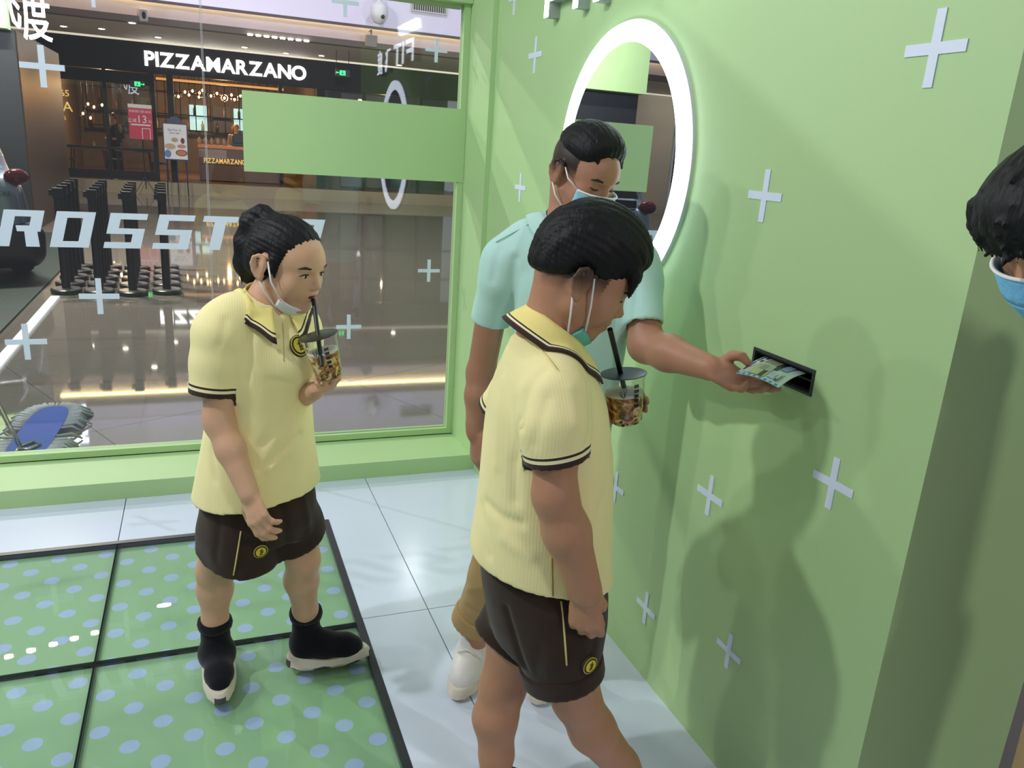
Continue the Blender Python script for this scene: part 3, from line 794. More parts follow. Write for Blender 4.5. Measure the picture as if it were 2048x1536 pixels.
for an in (90, 210, 330):
    MB().tube([(cx+.02, yy+.03, ZM+.45), (cx+.02+.3*math.cos(math.radians(an)), yy+.03+.3*math.sin(math.radians(an)), ZM+.0075)], .009, 6).build('leg', m_black, tp)
# menu A-board
a0 = on(326, 247, 'y', YF-.8); a1 = on(376, 318, 'y', YF-.8); cx = (a0[0]+a1[0])/2; W_ = .55; yy = YF-.8
mb2 = thing('menu_board', (cx, yy, ZM), 'dark blue menu board showing plates of food under Set For 2', 'menu board')
m_navy = mat('navy_paint', srgb(30, 32, 84), .4)
zt_, zb_ = a0[2], a1[2]-.02
MB().box((cx-W_/2-.03, yy, zb_-.03), (cx+W_/2+.03, yy+.03, zt_+.03)).prism([(cx-.2, yy, zt_+.03), (cx+.2, yy, zt_+.03), (cx+.13, yy, zt_+.13), (cx+.07, yy, zt_+.19), (cx-.07, yy, zt_+.19), (cx-.13, yy, zt_+.13)], (0, .03, 0)).build('frame', m_navy, mb2)
MB().box((cx-W_/2, yy-.004, zb_), (cx+W_/2, yy-.0005, zt_)).build('sheet', mat('menu_white', srgb(220, 218, 222), .5, emit=srgb(220, 218, 222), strength=.18), mb2)
text_obj('print', 'Set For 2', .085, (cx-.02, yy-.006, zt_-.17), (1, 0, 0), (0, 0, 1), mat('print_dark', srgb(40, 36, 40), .6), mb2)
text_obj('print', '超值双人套餐', .04, (cx-.02, yy-.006, zt_-.235), (1, 0, 0), (0, 0, 1), mat('print_dark'), mb2)
def oval(mb, x, z, rx, rz, y_, ang=0):
    mb.add([(x+rx*math.cos(t_)*math.cos(ang)-rz*math.sin(t_)*math.sin(ang), y_, z+rx*math.cos(t_)*math.sin(ang)+rz*math.sin(t_)*math.cos(ang)) for t_ in np.linspace(0, 2*math.pi, 17)[:-1]], [tuple(range(16))[::-1]])
for k, (u, v, rx, rz, col) in enumerate(((-.02, .42, .09, .06, (190, 190, 186)), (-.02, .43, .06, .04, (206, 160, 100)), (.17, .44, .05, .075, (120, 50, 46)), (-.14, .62, .14, .08, (196, 196, 196)), (-.14, .61, .115, .06, (214, 176, 140)), (.14, .6, .11, .05, (208, 150, 136)), (.13, .79, .145, .085, (120, 80, 60)), (.13, .79, .115, .065, (210, 130, 80)), (-.2, .83, .08, .1, (98, 140, 190)))):
    mb = MB(); H_ = zt_-zb_
    oval(mb, cx+u, zt_-v*H_-.02, rx, rz, yy-.0055-.0004*k); mb.build('print', mat('food_%d' % k, srgb(*col), .6), mb2)
for sx in (-1, 1):
    MB().tube([(cx+sx*W_*.42, yy+.015, zb_-.03), (cx+sx*W_*.46, yy-.05, ZM+.012)], .018, 6).build('leg', m_navy, mb2)
MB().tube([(cx, yy+.03, zb_+.1), (cx, yy+.4, ZM+.011)], .012, 6).build('rear_strut', m_navy, mb2)
# cartons behind the right-hand shop glass
for k, (x, s_) in enumerate(((3.75, .42), (4.2, .36), (4.64, .4), (3.75, .3))):
    z_ = .2 if k < 3 else .2+.42
    o = MB().box((x-s_/2, YF+.75, z_+.001), (x+s_/2, YF+1.1, z_+s_)).build('carton', mat('carton_brown', srgb(150, 118, 84), .7), None)
    tag(o, ('leftmost bottom', 'middle', 'rightmost', 'small topmost')[k]+' brown carton behind the dark shop glass', 'box', 'cartons in the shop window')

# ------------------------------------------------ show-car corner at the left
YP = 14.6
xp = on(46, 220, 'y', YP)[0]
ztop = on(40, 60, 'y', YP)[2]
yfar = on(128, 230, 'x', xp)[1]
col = thing('display_wall', (xp, YP, ZM), 'tall dark display wall with bronze side behind the show car', 'display wall')
MB().box((xp-3.2, YP, ZM), (xp-.01, YP+.1, ztop)).build('front_face', mat('matt_black', srgb(20, 24, 30), .6), col)
MB().box((xp-.1, YP+.1, ZM), (xp, yfar, ztop)).build('side_face', mat('bronze_panel', srgb(86, 68, 56), .38, .45, bump=(8, .02)), col)
hs = thing('header_sign', (xp-.4, YP-.35, ztop), 'green header board with glowing white raised characters at top left', 'sign')
MB().box((xp-3.2, YP-.3, ztop-.02), (xp-.05, YP-.001, ztop+1.3)).build('board', m_green, hs)
qh = on(12, 45, 'y', YP-.33)
hh = .62
x_ = qh[0]-.05
text_obj('character', '飞', .8, (qh[0]+.02, YP-.36, qh[2]-.02), (1, 0, 0), (0, 0, 1), m_letter_face, hs, thick=.1, width=.34)
text_obj('character', '度', .8, (qh[0]+.40, YP-.36, qh[2]-.14), (1, 0, 0), (0, 0, 1), m_letter_face, hs, thick=.1, width=.36)
# dark stage with white edge
x_e = -1.43
st = thing('car_stage', (-3.0, 9.0, ZM), 'dark green carpeted car stage with a bright white edge strip', 'stage')
MB().box((-5.4, 5.6, ZM+.0006), (x_e-.16, 14.4, ZM+.02)).build('carpet', mat('dark_green_carpet', srgb(16, 34, 30), .55), st)
MB().box((x_e-.02, 5.9, ZM+.0006), (x_e+.06, 9.0, ZM+.02)).build('edge_strip', glow('edge_strip_white', (.95, .96, 1.0, 1), .55), st)

# crowd barrier posts stored together
m_st = mat('stanchion_black', srgb(14, 12, 14), .35)
def stanchion(x, y_, label):
    t_ = thing('barrier_post', (x, y_, ZM), label, 'barrier post', 'black barrier posts stored in rows')
    MB().lathe((x, y_, ZM+.0006), [(.145, 0), (.148, .012), (.148, .04), (.135, .05)], seg=28).build('base', mat('stanchion_base', srgb(40, 38, 40), .3), t_, True, auto=40)
    MB().lathe((x, y_, ZM+.05), [(.133, 0), (.13, .004)], seg=28).build('base_cover', mat('stanchion_cover', srgb(150, 140, 136), .25, .6), t_)
    MB().tube([(x, y_, ZM+.054), (x, y_, ZM+.98)], .042, 16).build('post', m_st, t_, True, auto=40)
    MB().box((x-.045, y_-.045, ZM+.98), (x+.045, y_+.045, ZM+1.07)).box((x-.075, y_-.02, ZM+.995), (x-.045, y_+.02, ZM+1.05)).build('belt_head', m_st, t_)
    return t_
proto = None
for i, (px, py) in enumerate(((334, 579), (266, 582), (199, 580), (133, 578))):
    q = on(px, py, 'z', ZM+.04)
    for k in range(5):
        x, y_ = q[0]-.015*k, q[1]+.42*k
        if i == 3: x = max(x, x_e+.02)
        if proto is None: proto = stanchion(x, y_, 'x'); pl = (x, y_); bp_ = proto
        else: bp_ = copy_tree(proto, (x-pl[0], y_-pl[1], 0))
        bp_['label'] = 'black barrier post, '+('frontmost', 'second from front', 'third from front', 'fourth from front', 'rearmost')[k]+' in the '+('rightmost', 'second from right', 'third from right', 'leftmost')[i]+' column'
# dust mop just outside the glass
mf = on(118, 818, 'z', ZM); mn = on(30, 950, 'z', ZM)
mid = (mf+mn)/2; ax = unit((mf-mn)*np.array([1, 1, 0])); sd = np.array([ax[1], -ax[0], 0]); L_ = np.linalg.norm(mf-mn)/2
mop = thing('dust_mop', (mid[0], mid[1], ZM), 'flat blue dust mop with grey fringe on the floor outside the glass', 'mop')
poly = []
for k in range(48):
    t_ = 2*math.pi*k/48; c_, s_ = math.cos(t_), math.sin(t_)
    u = math.copysign(abs(c_)**.45, c_); v = math.copysign(abs(s_)**.7, s_)
    poly.append(mid + ax*u*(L_-.07) + sd*v*.10 + UP*.03)
MB().prism(poly, (0, 0, .012)).build('pad', mat('mop_blue', srgb(46, 78, 170), .85), mop)
fg = MB()
for k in range(210):
    t_ = 2*math.pi*k/210; c_, s_ = math.cos(t_), math.sin(t_)
    u = math.copysign(abs(c_)**.45, c_); v = math.copysign(abs(s_)**.7, s_)
    p0 = mid + ax*u*(L_-.08) + sd*v*.095 + UP*.034
    dr = unit(ax*u*.5 + sd*v + ax*random.uniform(-.25, .25))
    p1_ = p0 + dr*random.uniform(.06, .085) + UP*.006; p2_ = p1_ + dr*random.uniform(.03, .06) - UP*.034
    fg.tube([p0, p1_, p2_], [.008, .009, .005], 5)
tag(fg.build('fringe', mat('mop_grey', srgb(176, 180, 186), .95), mop, True), kind='stuff')
q = on(40, 893, 'z', ZM+.05); qe = on(0, 815, 'y', q[1]+.05)
MB().tube([q, q+(qe-q)*.5, qe, qe+(qe-q)*3.2], .012, 8).build('handle', mat('steel_handle', srgb(190, 186, 170), .25, .9), mop, True)
MB().tube([q-ax*.12+UP*.0, q, q+sd*.05+ax*.06, q+sd*.09+ax*.02, q+sd*.05-ax*.05, q-ax*.03], .008, 6).build('wire_clip', mat('steel_handle'), mop, True)
# ---------------------------------------------------------------- distance-field modelling for bodies and cloth
class Vol:
    def __init__(self, lo, hi, h):
        self.lo = np.asarray(lo, np.float32); self.h = h
        n = np.ceil((np.asarray(hi)-np.asarray(lo))/h).astype(int)+1
        self.ax = [(self.lo[i]+h*np.arange(n[i])).astype(np.float32) for i in range(3)]
        self.D = np.full(tuple(n), 1.0, np.float32)
    def sub(self, lo, hi):
        sl = []
        for i in range(3):
            a = int(np.clip(np.floor((lo[i]-self.lo[i])/self.h), 0, len(self.ax[i])-1))
            b = int(np.clip(np.ceil((hi[i]-self.lo[i])/self.h)+1, a+1, len(self.ax[i])))
            sl.append(slice(a, b))
        return tuple(sl)
    def xyz(self, sl):
        return (self.ax[0][sl[0]][:, None, None], self.ax[1][sl[1]][None, :, None], self.ax[2][sl[2]][None, None, :])
    def put(self, sl, d, k, op='u'):
        A = self.D[sl]
        if op == 's': d = -d
        if k <= 0:
            self.D[sl] = np.minimum(A, d) if op == 'u' else np.maximum(A, d); return
        hh = np.maximum(k-np.abs(A-d), 0)/k
        self.D[sl] = (np.minimum(A, d)-hh*hh*k*.25) if op == 'u' else (np.maximum(A, d)+hh*hh*k*.25)
    def cone(self, a, b, ra, rb, k=.01, op='u'):
        a = np.asarray(a, np.float32); b = np.asarray(b, np.float32)
        m = max(ra, rb)+k+3*self.h
        sl = self.sub(np.minimum(a, b)-m, np.maximum(a, b)+m)
        X, Y, Z = self.xyz(sl)
        ab = b-a; L = float(ab @ ab)+1e-12
        px, py, pz = X-a[0], Y-a[1], Z-a[2]
        t = np.clip((px*ab[0]+py*ab[1]+pz*ab[2])/L, 0, 1)
        d = np.sqrt((px-t*ab[0])**2+(py-t*ab[1])**2+(pz-t*ab[2])**2)-(ra+(rb-ra)*t)
        self.put(sl, d, k, op); return self
    def chain(self, pts, rs, k=.01, op='u'):
        for i in range(len(pts)-1): self.cone(pts[i], pts[i+1], rs[i], rs[i+1], k, op)
        return self
    def ell(self, c, r, frame=None, k=.01, op='u'):
        c = np.asarray(c, np.float32); r = np.asarray(r, np.float32)
        Fm = np.eye(3, dtype=np.float32) if frame is None else np.asarray(frame, np.float32)
        m = float(r.max())+k+3*self.h
        if frame is None: e = r+k+3*self.h
        else: e = np.sqrt(((Fm*r[:, None])**2).sum(0))+k+3*self.h
        sl = self.sub(c-e, c+e); X, Y, Z = self.xyz(sl)
        px, py, pz = X-c[0], Y-c[1], Z-c[2]
        q = [px*Fm[i, 0]+py*Fm[i, 1]+pz*Fm[i, 2] for i in range(3)]
        k0 = np.sqrt(sum((q[i]/r[i])**2 for i in range(3)))+1e-6
        k1 = np.sqrt(sum((q[i]/r[i]**2)**2 for i in range(3)))+1e-6
        self.put(sl, k0*(k0-1)/k1, k, op); return self
    def loft(self, zs, cx, cy, rx, ry, front, k=.02, n=2.0, op='u', cap=True):
        """stack of level ellipses: centre (cx,cy), half width rx, half depth ry; front = level forward direction"""
        zs = np.asarray(zs, float); o = np.argsort(zs)
        zs = zs[o]; A = [np.asarray(v, float)[o]*np.ones(len(zs)) for v in (cx, cy, rx, ry)]
        m = max(A[2].max(), A[3].max())+k+3*self.h
        sl = self.sub((A[0].min()-m, A[1].min()-m, zs[0]-k-3*self.h), (A[0].max()+m, A[1].max()+m, zs[-1]+k+3*self.h))
        X, Y, Z = self.xyz(sl); z = Z[0, 0]
        def smooth_interp(v):
            # Catmull-Rom style smoothing of the profile
            zz = np.linspace(zs[0], zs[-1], 160); vv = np.interp(zz, zs, v)
            ker = np.hanning(17); ker /= ker.sum()
            vp = np.pad(vv, 8, mode='reflect', reflect_type='odd'); vv = np.convolve(vp, ker, 'valid')
            return np.interp(z, zz, vv).astype(np.float32)[None, None, :]
        ccx, ccy, rrx, rry = (smooth_interp(v) for v in A)
        f = np.asarray(front, float)[:2]; f = f/np.linalg.norm(f); s = np.array([-f[1], f[0]])
        u = (X-ccx)*s[0]+(Y-ccy)*s[1]; v = (X-ccx)*f[0]+(Y-ccy)*f[1]
        if n == 2.0:
            k0 = np.sqrt((u/rrx)**2+(v/rry)**2)+1e-6
        else:
            k0 = (np.abs(u/rrx)**n+np.abs(v/rry)**n)**(1/n)+1e-6
        k1 = np.sqrt((u/rrx**2)**2+(v/rry**2)**2)+1e-6
        d = np.where(k0 > .3, k0*(k0-1)/k1, -np.minimum(rrx, rry)*.5)
        if cap:
            d = np.maximum(d, np.maximum(Z-zs[-1], zs[0]-Z))
        self.put(sl, d.astype(np.float32), k, op); return self
    def rbox(self, c, half, r, k=.02, op='u', taper=None):
        c = np.asarray(c, float); half = np.asarray(half, float); m = k+3*self.h
        sl = self.sub(c-half-m, c+half+m); X, Y, Z = self.xyz(sl)
        qx, qy, qz = np.abs(X-c[0])-(half[0]-r), np.abs(Y-c[1])-(half[1]-r), np.abs(Z-c[2])-(half[2]-r)
        if taper is not None:
            t = np.clip((Z-(c[2]-half[2]))/(2*half[2]), 0, 1)
            qx = qx+taper[0]*t; qy = qy+taper[1]*t
        d = np.sqrt(np.maximum(qx, 0)**2+np.maximum(qy, 0)**2+np.maximum(qz, 0)**2)+np.minimum(np.maximum(np.maximum(qx, qy), qz), 0)-r
        self.put(sl, d.astype(np.float32), k, op); return self
    def plane(self, p, nrm, k=0.0, lo=None, hi=None):
        """cut away everything on the +nrm side of the plane through p (inside lo..hi if given)"""
        nrm = unit(nrm)
        sl = self.sub(lo, hi) if lo is not None else (slice(None),)*3
        X, Y, Z = self.xyz(sl)
        d = (X-p[0])*nrm[0]+(Y-p[1])*nrm[1]+(Z-p[2])*nrm[2]
        self.put(sl, d.astype(np.float32), k, 'i'); return self
    def shell(self, t):
        self.D = np.maximum(self.D, -(self.D+t)); return self
    def mesh(self):
        D = self.D; S = D < 0
        n0, n1, n2 = D.shape
        c = np.zeros((n0-1, n1-1, n2-1), np.uint8)
        for i in (0, 1):
            for j in (0, 1):
                for k in (0, 1): c += S[i:n0-1+i, j:n1-1+j, k:n2-1+k]
        I, J, K = np.nonzero((c > 0) & (c < 8))
        idx = np.full(c.shape, -1, np.int32); idx[I, J, K] = np.arange(len(I))
        P = np.zeros((len(I), 3)); W = np.zeros(len(I))
        corners = [(i, j, k) for i in (0, 1) for j in (0, 1) for k in (0, 1)]
        val = {q: D[I+q[0], J+q[1], K+q[2]].astype(np.float64) for q in corners}
        for a in corners:
            for ax in range(3):
                if a[ax]: continue
                b = list(a); b[ax] = 1; b = tuple(b)
                va, vb = val[a], val[b]; cr = (va < 0) != (vb < 0)
                t = np.where(cr, va/np.where(cr, va-vb, 1), 0)
                for d in range(3):
                    P[:, d] += np.where(cr, a[d]+(t if d == ax else 0), 0)
                W += cr
        P = P/W[:, None]+np.stack([I, J, K], 1)
        V = P*self.h+self.lo
        Q = []
        for ax in range(3):
            sa = [slice(1, -1)]*3; sb = [slice(1, -1)]*3
            sa[ax] = slice(0, -1); sb[ax] = slice(1, None)
            A, B = S[tuple(sa)], S[tuple(sb)]
            for flip, M in ((False, A & ~B), (True, ~A & B)):
                i, j, k = np.nonzero(M)
                off = [1, 1, 1]; off[ax] = 0
                g_ = [i+off[0], j+off[1], k+off[2]]
                o1, o2 = [(1, 2), (2, 0), (0, 1)][ax]
                def cell(d1, d2):
                    q = [g_[0].copy(), g_[1].copy(), g_[2].copy()]; q[o1] -= d1; q[o2] -= d2
                    return idx[q[0], q[1], q[2]]
                quad = np.stack([cell(1, 1), cell(0, 1), cell(0, 0), cell(1, 0)], 1)
                Q.append(quad[:, ::-1] if flip else quad)
        Q = np.concatenate(Q); Q = Q[(Q >= 0).all(1)]
        return V, Q
    def grad(self, V):
        q = (V-self.lo)/self.h; q = np.clip(np.round(q).astype(int), 1, np.array(self.D.shape)-2)
        i, j, k = q.T; D = self.D
        G = np.stack([D[i+1, j, k]-D[i-1, j, k], D[i, j+1, k]-D[i, j-1, k], D[i, j, k+1]-D[i, j, k-1]], 1).astype(float)
        return G/(np.linalg.norm(G, axis=1)[:, None]+1e-9)

def keep_big(V, Q, frac=.02):
    """drop stray islands"""
    n = len(V); lab = np.arange(n)
    E = np.concatenate([Q[:, [0, 1]], Q[:, [1, 2]], Q[:, [2, 3]]])
    while True:
        m = np.minimum(lab[E[:, 0]], lab[E[:, 1]])
        new = lab.copy(); np.minimum.at(new, E[:, 0], m); np.minimum.at(new, E[:, 1], m)
        new = new[new]
        if (new == lab).all(): break
        lab = new
    cnt = np.bincount(lab, minlength=n); ok = cnt[lab] >= frac*cnt.max()
    mp = np.cumsum(ok)-1
    Q = Q[ok[Q].all(1)]
    return V[ok], mp[Q]

def mesh_np(name, V, Q, m, parent=None, attrs=None, cols=None):
    me = bpy.data.meshes.new(name)
    me.vertices.add(len(V)); me.vertices.foreach_set('co', np.ascontiguousarray(V, np.float32).ravel())
    me.loops.add(Q.size); me.loops.foreach_set('vertex_index', np.ascontiguousarray(Q, np.int32).ravel())
    me.polygons.add(len(Q)); me.polygons.foreach_set('loop_start', np.arange(0, Q.size, 4, dtype=np.int32))
    me.update(calc_edges=True); me.validate()
    me.polygons.foreach_set('use_smooth', [True]*len(me.polygons))
    for k, v in (attrs or {}).items():
        at_ = me.attributes.new(k, 'FLOAT', 'POINT'); at_.data.foreach_set('value', np.ascontiguousarray(v, np.float32))
    if cols is not None:
        ca_ = me.color_attributes.new('tone', 'FLOAT_COLOR', 'POINT')
        ca_.data.foreach_set('color', np.ascontiguousarray(np.concatenate([cols, np.ones((len(V), 1))], 1), np.float32).ravel())
    for mm in (m if isinstance(m, (list, tuple)) else [m]): me.materials.append(mm)
    o = bpy.data.objects.new(name, me); C.objects.link(o)
    return adopt(o, parent)

def vnormals(V, Q):
    n = np.cross(V[Q[:, 2]]-V[Q[:, 0]], V[Q[:, 3]]-V[Q[:, 1]])
    N = np.zeros_like(V)
    for c_ in range(4): np.add.at(N, Q[:, c_], n)
    N = N/(np.linalg.norm(N, axis=1)[:, None]+1e-12)
    top = np.argsort(V[:, 2])[-40:]                  # outward at the crown: flip if the winding is inside out
    return N if N[top, 2].mean() > 0 else -N

def relax(V, Q, it=2, lam=.5, keep=None):
    E = np.concatenate([Q[:, [0, 1]], Q[:, [1, 2]], Q[:, [2, 3]], Q[:, [3, 0]]])
    for _ in range(it):
        S_ = np.zeros_like(V); c_ = np.zeros(len(V))
        np.add.at(S_, E[:, 0], V[E[:, 1]]); np.add.at(S_, E[:, 1], V[E[:, 0]])
        np.add.at(c_, E[:, 0], 1); np.add.at(c_, E[:, 1], 1)
        V = V+lam*(S_/np.maximum(c_, 1)[:, None]-V)
    return V

def surf_at(px, py, V, N, rad=.012):
    """front surface point of a mesh along the line of sight through (px, py)"""
    d = unit(ray(px, py)); w_ = V-CAM; t = w_ @ d
    pd = np.linalg.norm(w_-t[:, None]*d, axis=1)
    face = (N @ d) < -.05
    ok = np.nonzero((pd < rad) & face)[0]
    if len(ok) == 0: ok = np.array([np.argmin(np.where(face, pd, 9))])
    tf = t[ok].min(); near = ok[t[ok] < tf+.012]
    wgt = 1/(pd[near]+.002)
    tt = (t[near]*wgt).sum()/wgt.sum()
    nn = unit((N[near]*wgt[:, None]).sum(0))
    return CAM+d*tt, nn

def seg_dist(V, pts):
    d = np.full(len(V), 9.0)
    for a, b in zip(pts[:-1], pts[1:]):
        ab = b-a; t = np.clip(((V-a) @ ab)/(ab @ ab+1e-12), 0, 1)
        d = np.minimum(d, np.linalg.norm(V-a-t[:, None]*ab, axis=1))
    return d

def crease(V, N, poly, width, amp):
    """press (amp<0) or raise (amp>0) a fold along a line seen on the surface"""
    pts = [surf_at(px, py, V, N)[0] for px, py in poly]
    P = []
    for a, b in zip(pts[:-1], pts[1:]):
        for t in np.linspace(0, 1, 5)[:-1]: P.append(a+(b-a)*t)
    P.append(pts[-1])
    d = seg_dist(V, P)
    return V+N*(amp*np.exp(-(d/width)**2))[:, None]

def frame_from(fwd, up):
    """rows: left, forward, up"""
    f = unit(fwd); u = unit(np.asarray(up, float)-f*(np.asarray(up, float) @ f)); l = np.cross(u, f)
    return np.array([l, f, u])

class Head:
    def __init__(self, o, R, s):
        self.o = np.asarray(o, float); self.R = R; self.s = s
    def w(self, x, y, z): return self.o+self.s*(np.array([x, y, z]) @ self.R)
    def loc(self, V): return ((V-self.o) @ self.R.T)/self.s
    def build(self, v, face=1.0, mouth_open=0.0, ear_out=1.0, chub=0.0, mask=False):
        s, w, R = self.s, self.w, self.R
        E = lambda c, r, k=.05, op='u', fr=None: v.ell(w(*c), np.array(r)*s, R if fr is None else fr, k*s, op)
        K = lambda a, b, ra, rb, k=.05, op='u': v.cone(w(*a), w(*b), ra*s, rb*s, k*s, op)
        E((0, -.03, .165), (.335, .42, .355))
        E((0, .15, -.05), (.265+chub*.02, .275, .35), .08)
        E((0, .22, .15), (.25, .205, .2), .08)
        for g_ in (-1, 1):
            K((g_*(.215+chub*.03), .03, -.19), (g_*.07, .27, -.375), .085+chub*.02, .075, .08)
            E((g_*(.15+chub*.02), .25, -.12), (.12+chub*.02, .11, .14), .08)
        E((0, .31, -.385), (.085, .075, .07), .07)
        E((0, .335, -.225), (.13, .085, .12), .07)
        for g_ in (-1, 1):
            E((g_*.135, .435, .022), (.085, .055, .042), .05, 's')
            E((g_*.135, .332, .016), (.076, .050, .054), .02)
        E((0, .345, .105), (.19, .055, .045), .06)
        K((0, .375, .045), (0, .462, -.085), .028, .036, .05)
        E((0, .455, -.095), (.042, .036, .034), .03)
        for g_ in (-1, 1): E((g_*.045, .425, -.115), (.032, .034, .026), .025)
        E((0, .405, -.205), (.082, .034, .024), .03)
        E((0, .395, -.262), (.072, .036, .028), .03)
        v.ell(w(0, .44, -.234), np.array((.085, .05, .006+.022*mouth_open))*s, R, .01*s, 's')
        for g_ in (-1, 1): self.ear(v, g_, ear_out)
    def ear(self, v, g_, out=1.0):
        s, w, R = self.s, self.w, self.R
        def q(y, z):
            return w(g_*(.325+.035*out+max(0, -y)*.55*out), y-.02, z)
        c0 = q(-.02, 0)
        pts = [q(.045, -.01), q(.05, .06), q(.02, .125), q(-.045, .15), q(-.10, .11), q(-.115, .03), q(-.09, -.055), q(-.045, -.115), q(0, -.135), q(.03, -.095)]
        pts = [c0+(p_-c0)*.88 for p_ in pts]
        v.chain(pts, [.016*s, .018*s, .02*s, .021*s, .021*s, .02*s, .018*s, .024*s, .028*s, .018*s], .012*s)
        c_ = q(-.03, .01); a = unit(R[0]*g_*.9-R[1]*.45); b = unit(np.cross(R[2], a)); fr = np.array([a, b, R[2]])
        v.ell(w(g_*(.335+.018*out), -.045, .005), np.array((.034, .084, .124))*s, fr, .02*s)
        v.ell(c_+a*.024*s, np.array((.015, .028, .042))*s, fr, .016*s, 's')
        v.chain([q(-.065, .07), q(-.07, .0), q(-.04, -.055)], [.013*s, .015*s, .013*s], .02*s)

def hand(v, wrist, R, L, curls, thumb, spread=.0, k=.006, splay=(.10, .03, -.04, -.12)):
    """wrist point; R rows = (thumb side, finger direction, back of hand); L = wrist to middle fingertip;
    curls = four (knuckle, middle, end) bends in degrees towards the palm; thumb = three (x, y, z) directions"""
    wrist = np.asarray(wrist, float)
    w = lambda x, y, z: wrist+L*(np.array([x, y, z]) @ R)
    v.cone(w(0, -.12, 0), w(0, .06, 0), .155*L, .15*L, .04*L)
    v.ell(w(.0, .27, 0), np.array((.205, .27, .085))*L, R, .06*L)
    v.ell(w(-.01, .40, .005), np.array((.20, .14, .075))*L, R, .05*L)
    v.ell(w(.11, .17, -.035), np.array((.10, .17, .08))*L, R, .05*L)
    kn = [(.155, .475, .015), (.052, .50, .025), (-.055, .485, .02), (-.15, .45, .008)]
    ln = [(.215, .13, .105), (.235, .15, .11), (.22, .14, .105), (.17, .105, .095)]
    rr = [.052, .054, .051, .045]
    for f in range(4):
        p = np.array(kn[f]); a = 0.0; sp = splay[f]+spread*(1.5-f)*.1
        pts = [p]
        for j in range(3):
            a += math.radians(curls[f][j])
            d = np.array([math.sin(sp)*math.cos(a), math.cos(sp)*math.cos(a), -math.sin(a)])
            p = p+d*ln[f][j]; pts.append(p)
        W = [w(*q) for q in pts]; r0 = rr[f]*L
        v.cone(w(kn[f][0]*.75, kn[f][1]-.16, kn[f][2]-.015), W[0], r0*1.1, r0*1.12, .03*L)
        v.chain(W, [r0*1.1, r0*1.02, r0*.95, r0*.8], k)
    p = np.array((.13, .09, -.03)); pts = [p]
    for d, l_ in zip(thumb, (.21, .165, .125)):
        p = p+unit(d)*l_; pts.append(p)
    v.chain([w(*q) for q in pts], [.085*L, .068*L, .062*L, .05*L], .02*L)
    return [w(*q) for q in pts]

# ------------------------------------------------ people's materials
def skin_mat():
    m = bpy.data.materials.new('skin'); m.use_nodes = True
    nt = m.node_tree; b = nt.nodes['Principled BSDF']; L = nt.links.new
    at_ = nt.nodes.new('ShaderNodeVertexColor'); at_.layer_name = 'tone'
    n = nt.nodes.new('ShaderNodeTexNoise'); n.inputs['Scale'].default_value = 22; n.inputs['Detail'].default_value = 4
    tc = nt.nodes.new('ShaderNodeTexCoord'); L(tc.outputs['Object'], n.inputs['Vector'])
    mr = nt.nodes.new('ShaderNodeMapRange'); mr.inputs[3].default_value = .90; mr.inputs[4].default_value = 1.10
    L(n.outputs['Fac'], mr.inputs[0])
    mu = nt.nodes.new('ShaderNodeMix'); mu.data_type = 'RGBA'; mu.blend_type = 'MULTIPLY'; mu.inputs[0].default_value = 1
    L(at_.outputs['Color'], mu.inputs[6]); L(mr.outputs[0], mu.inputs[7]); L(mu.outputs[2], b.inputs['Base Color'])
    b.inputs['Roughness'].default_value = .48; b.inputs['Specular IOR Level'].default_value = .35
    b.inputs['Subsurface Weight'].default_value = .18; b.inputs['Subsurface Radius'].default_value = (.010, .004, .002); b.inputs['Subsurface Scale'].default_value = .5
    n2 = nt.nodes.new('ShaderNodeTexNoise'); n2.inputs['Scale'].default_value = 380; L(tc.outputs['Object'], n2.inputs['Vector'])
    bp = nt.nodes.new('ShaderNodeBump'); bp.inputs['Strength'].default_value = .12; bp.inputs['Distance'].default_value = .001
    L(n2.outputs['Fac'], bp.inputs['Height']); L(bp.outputs[0], b.inputs['Normal'])
    return m
M_SKIN = skin_mat()

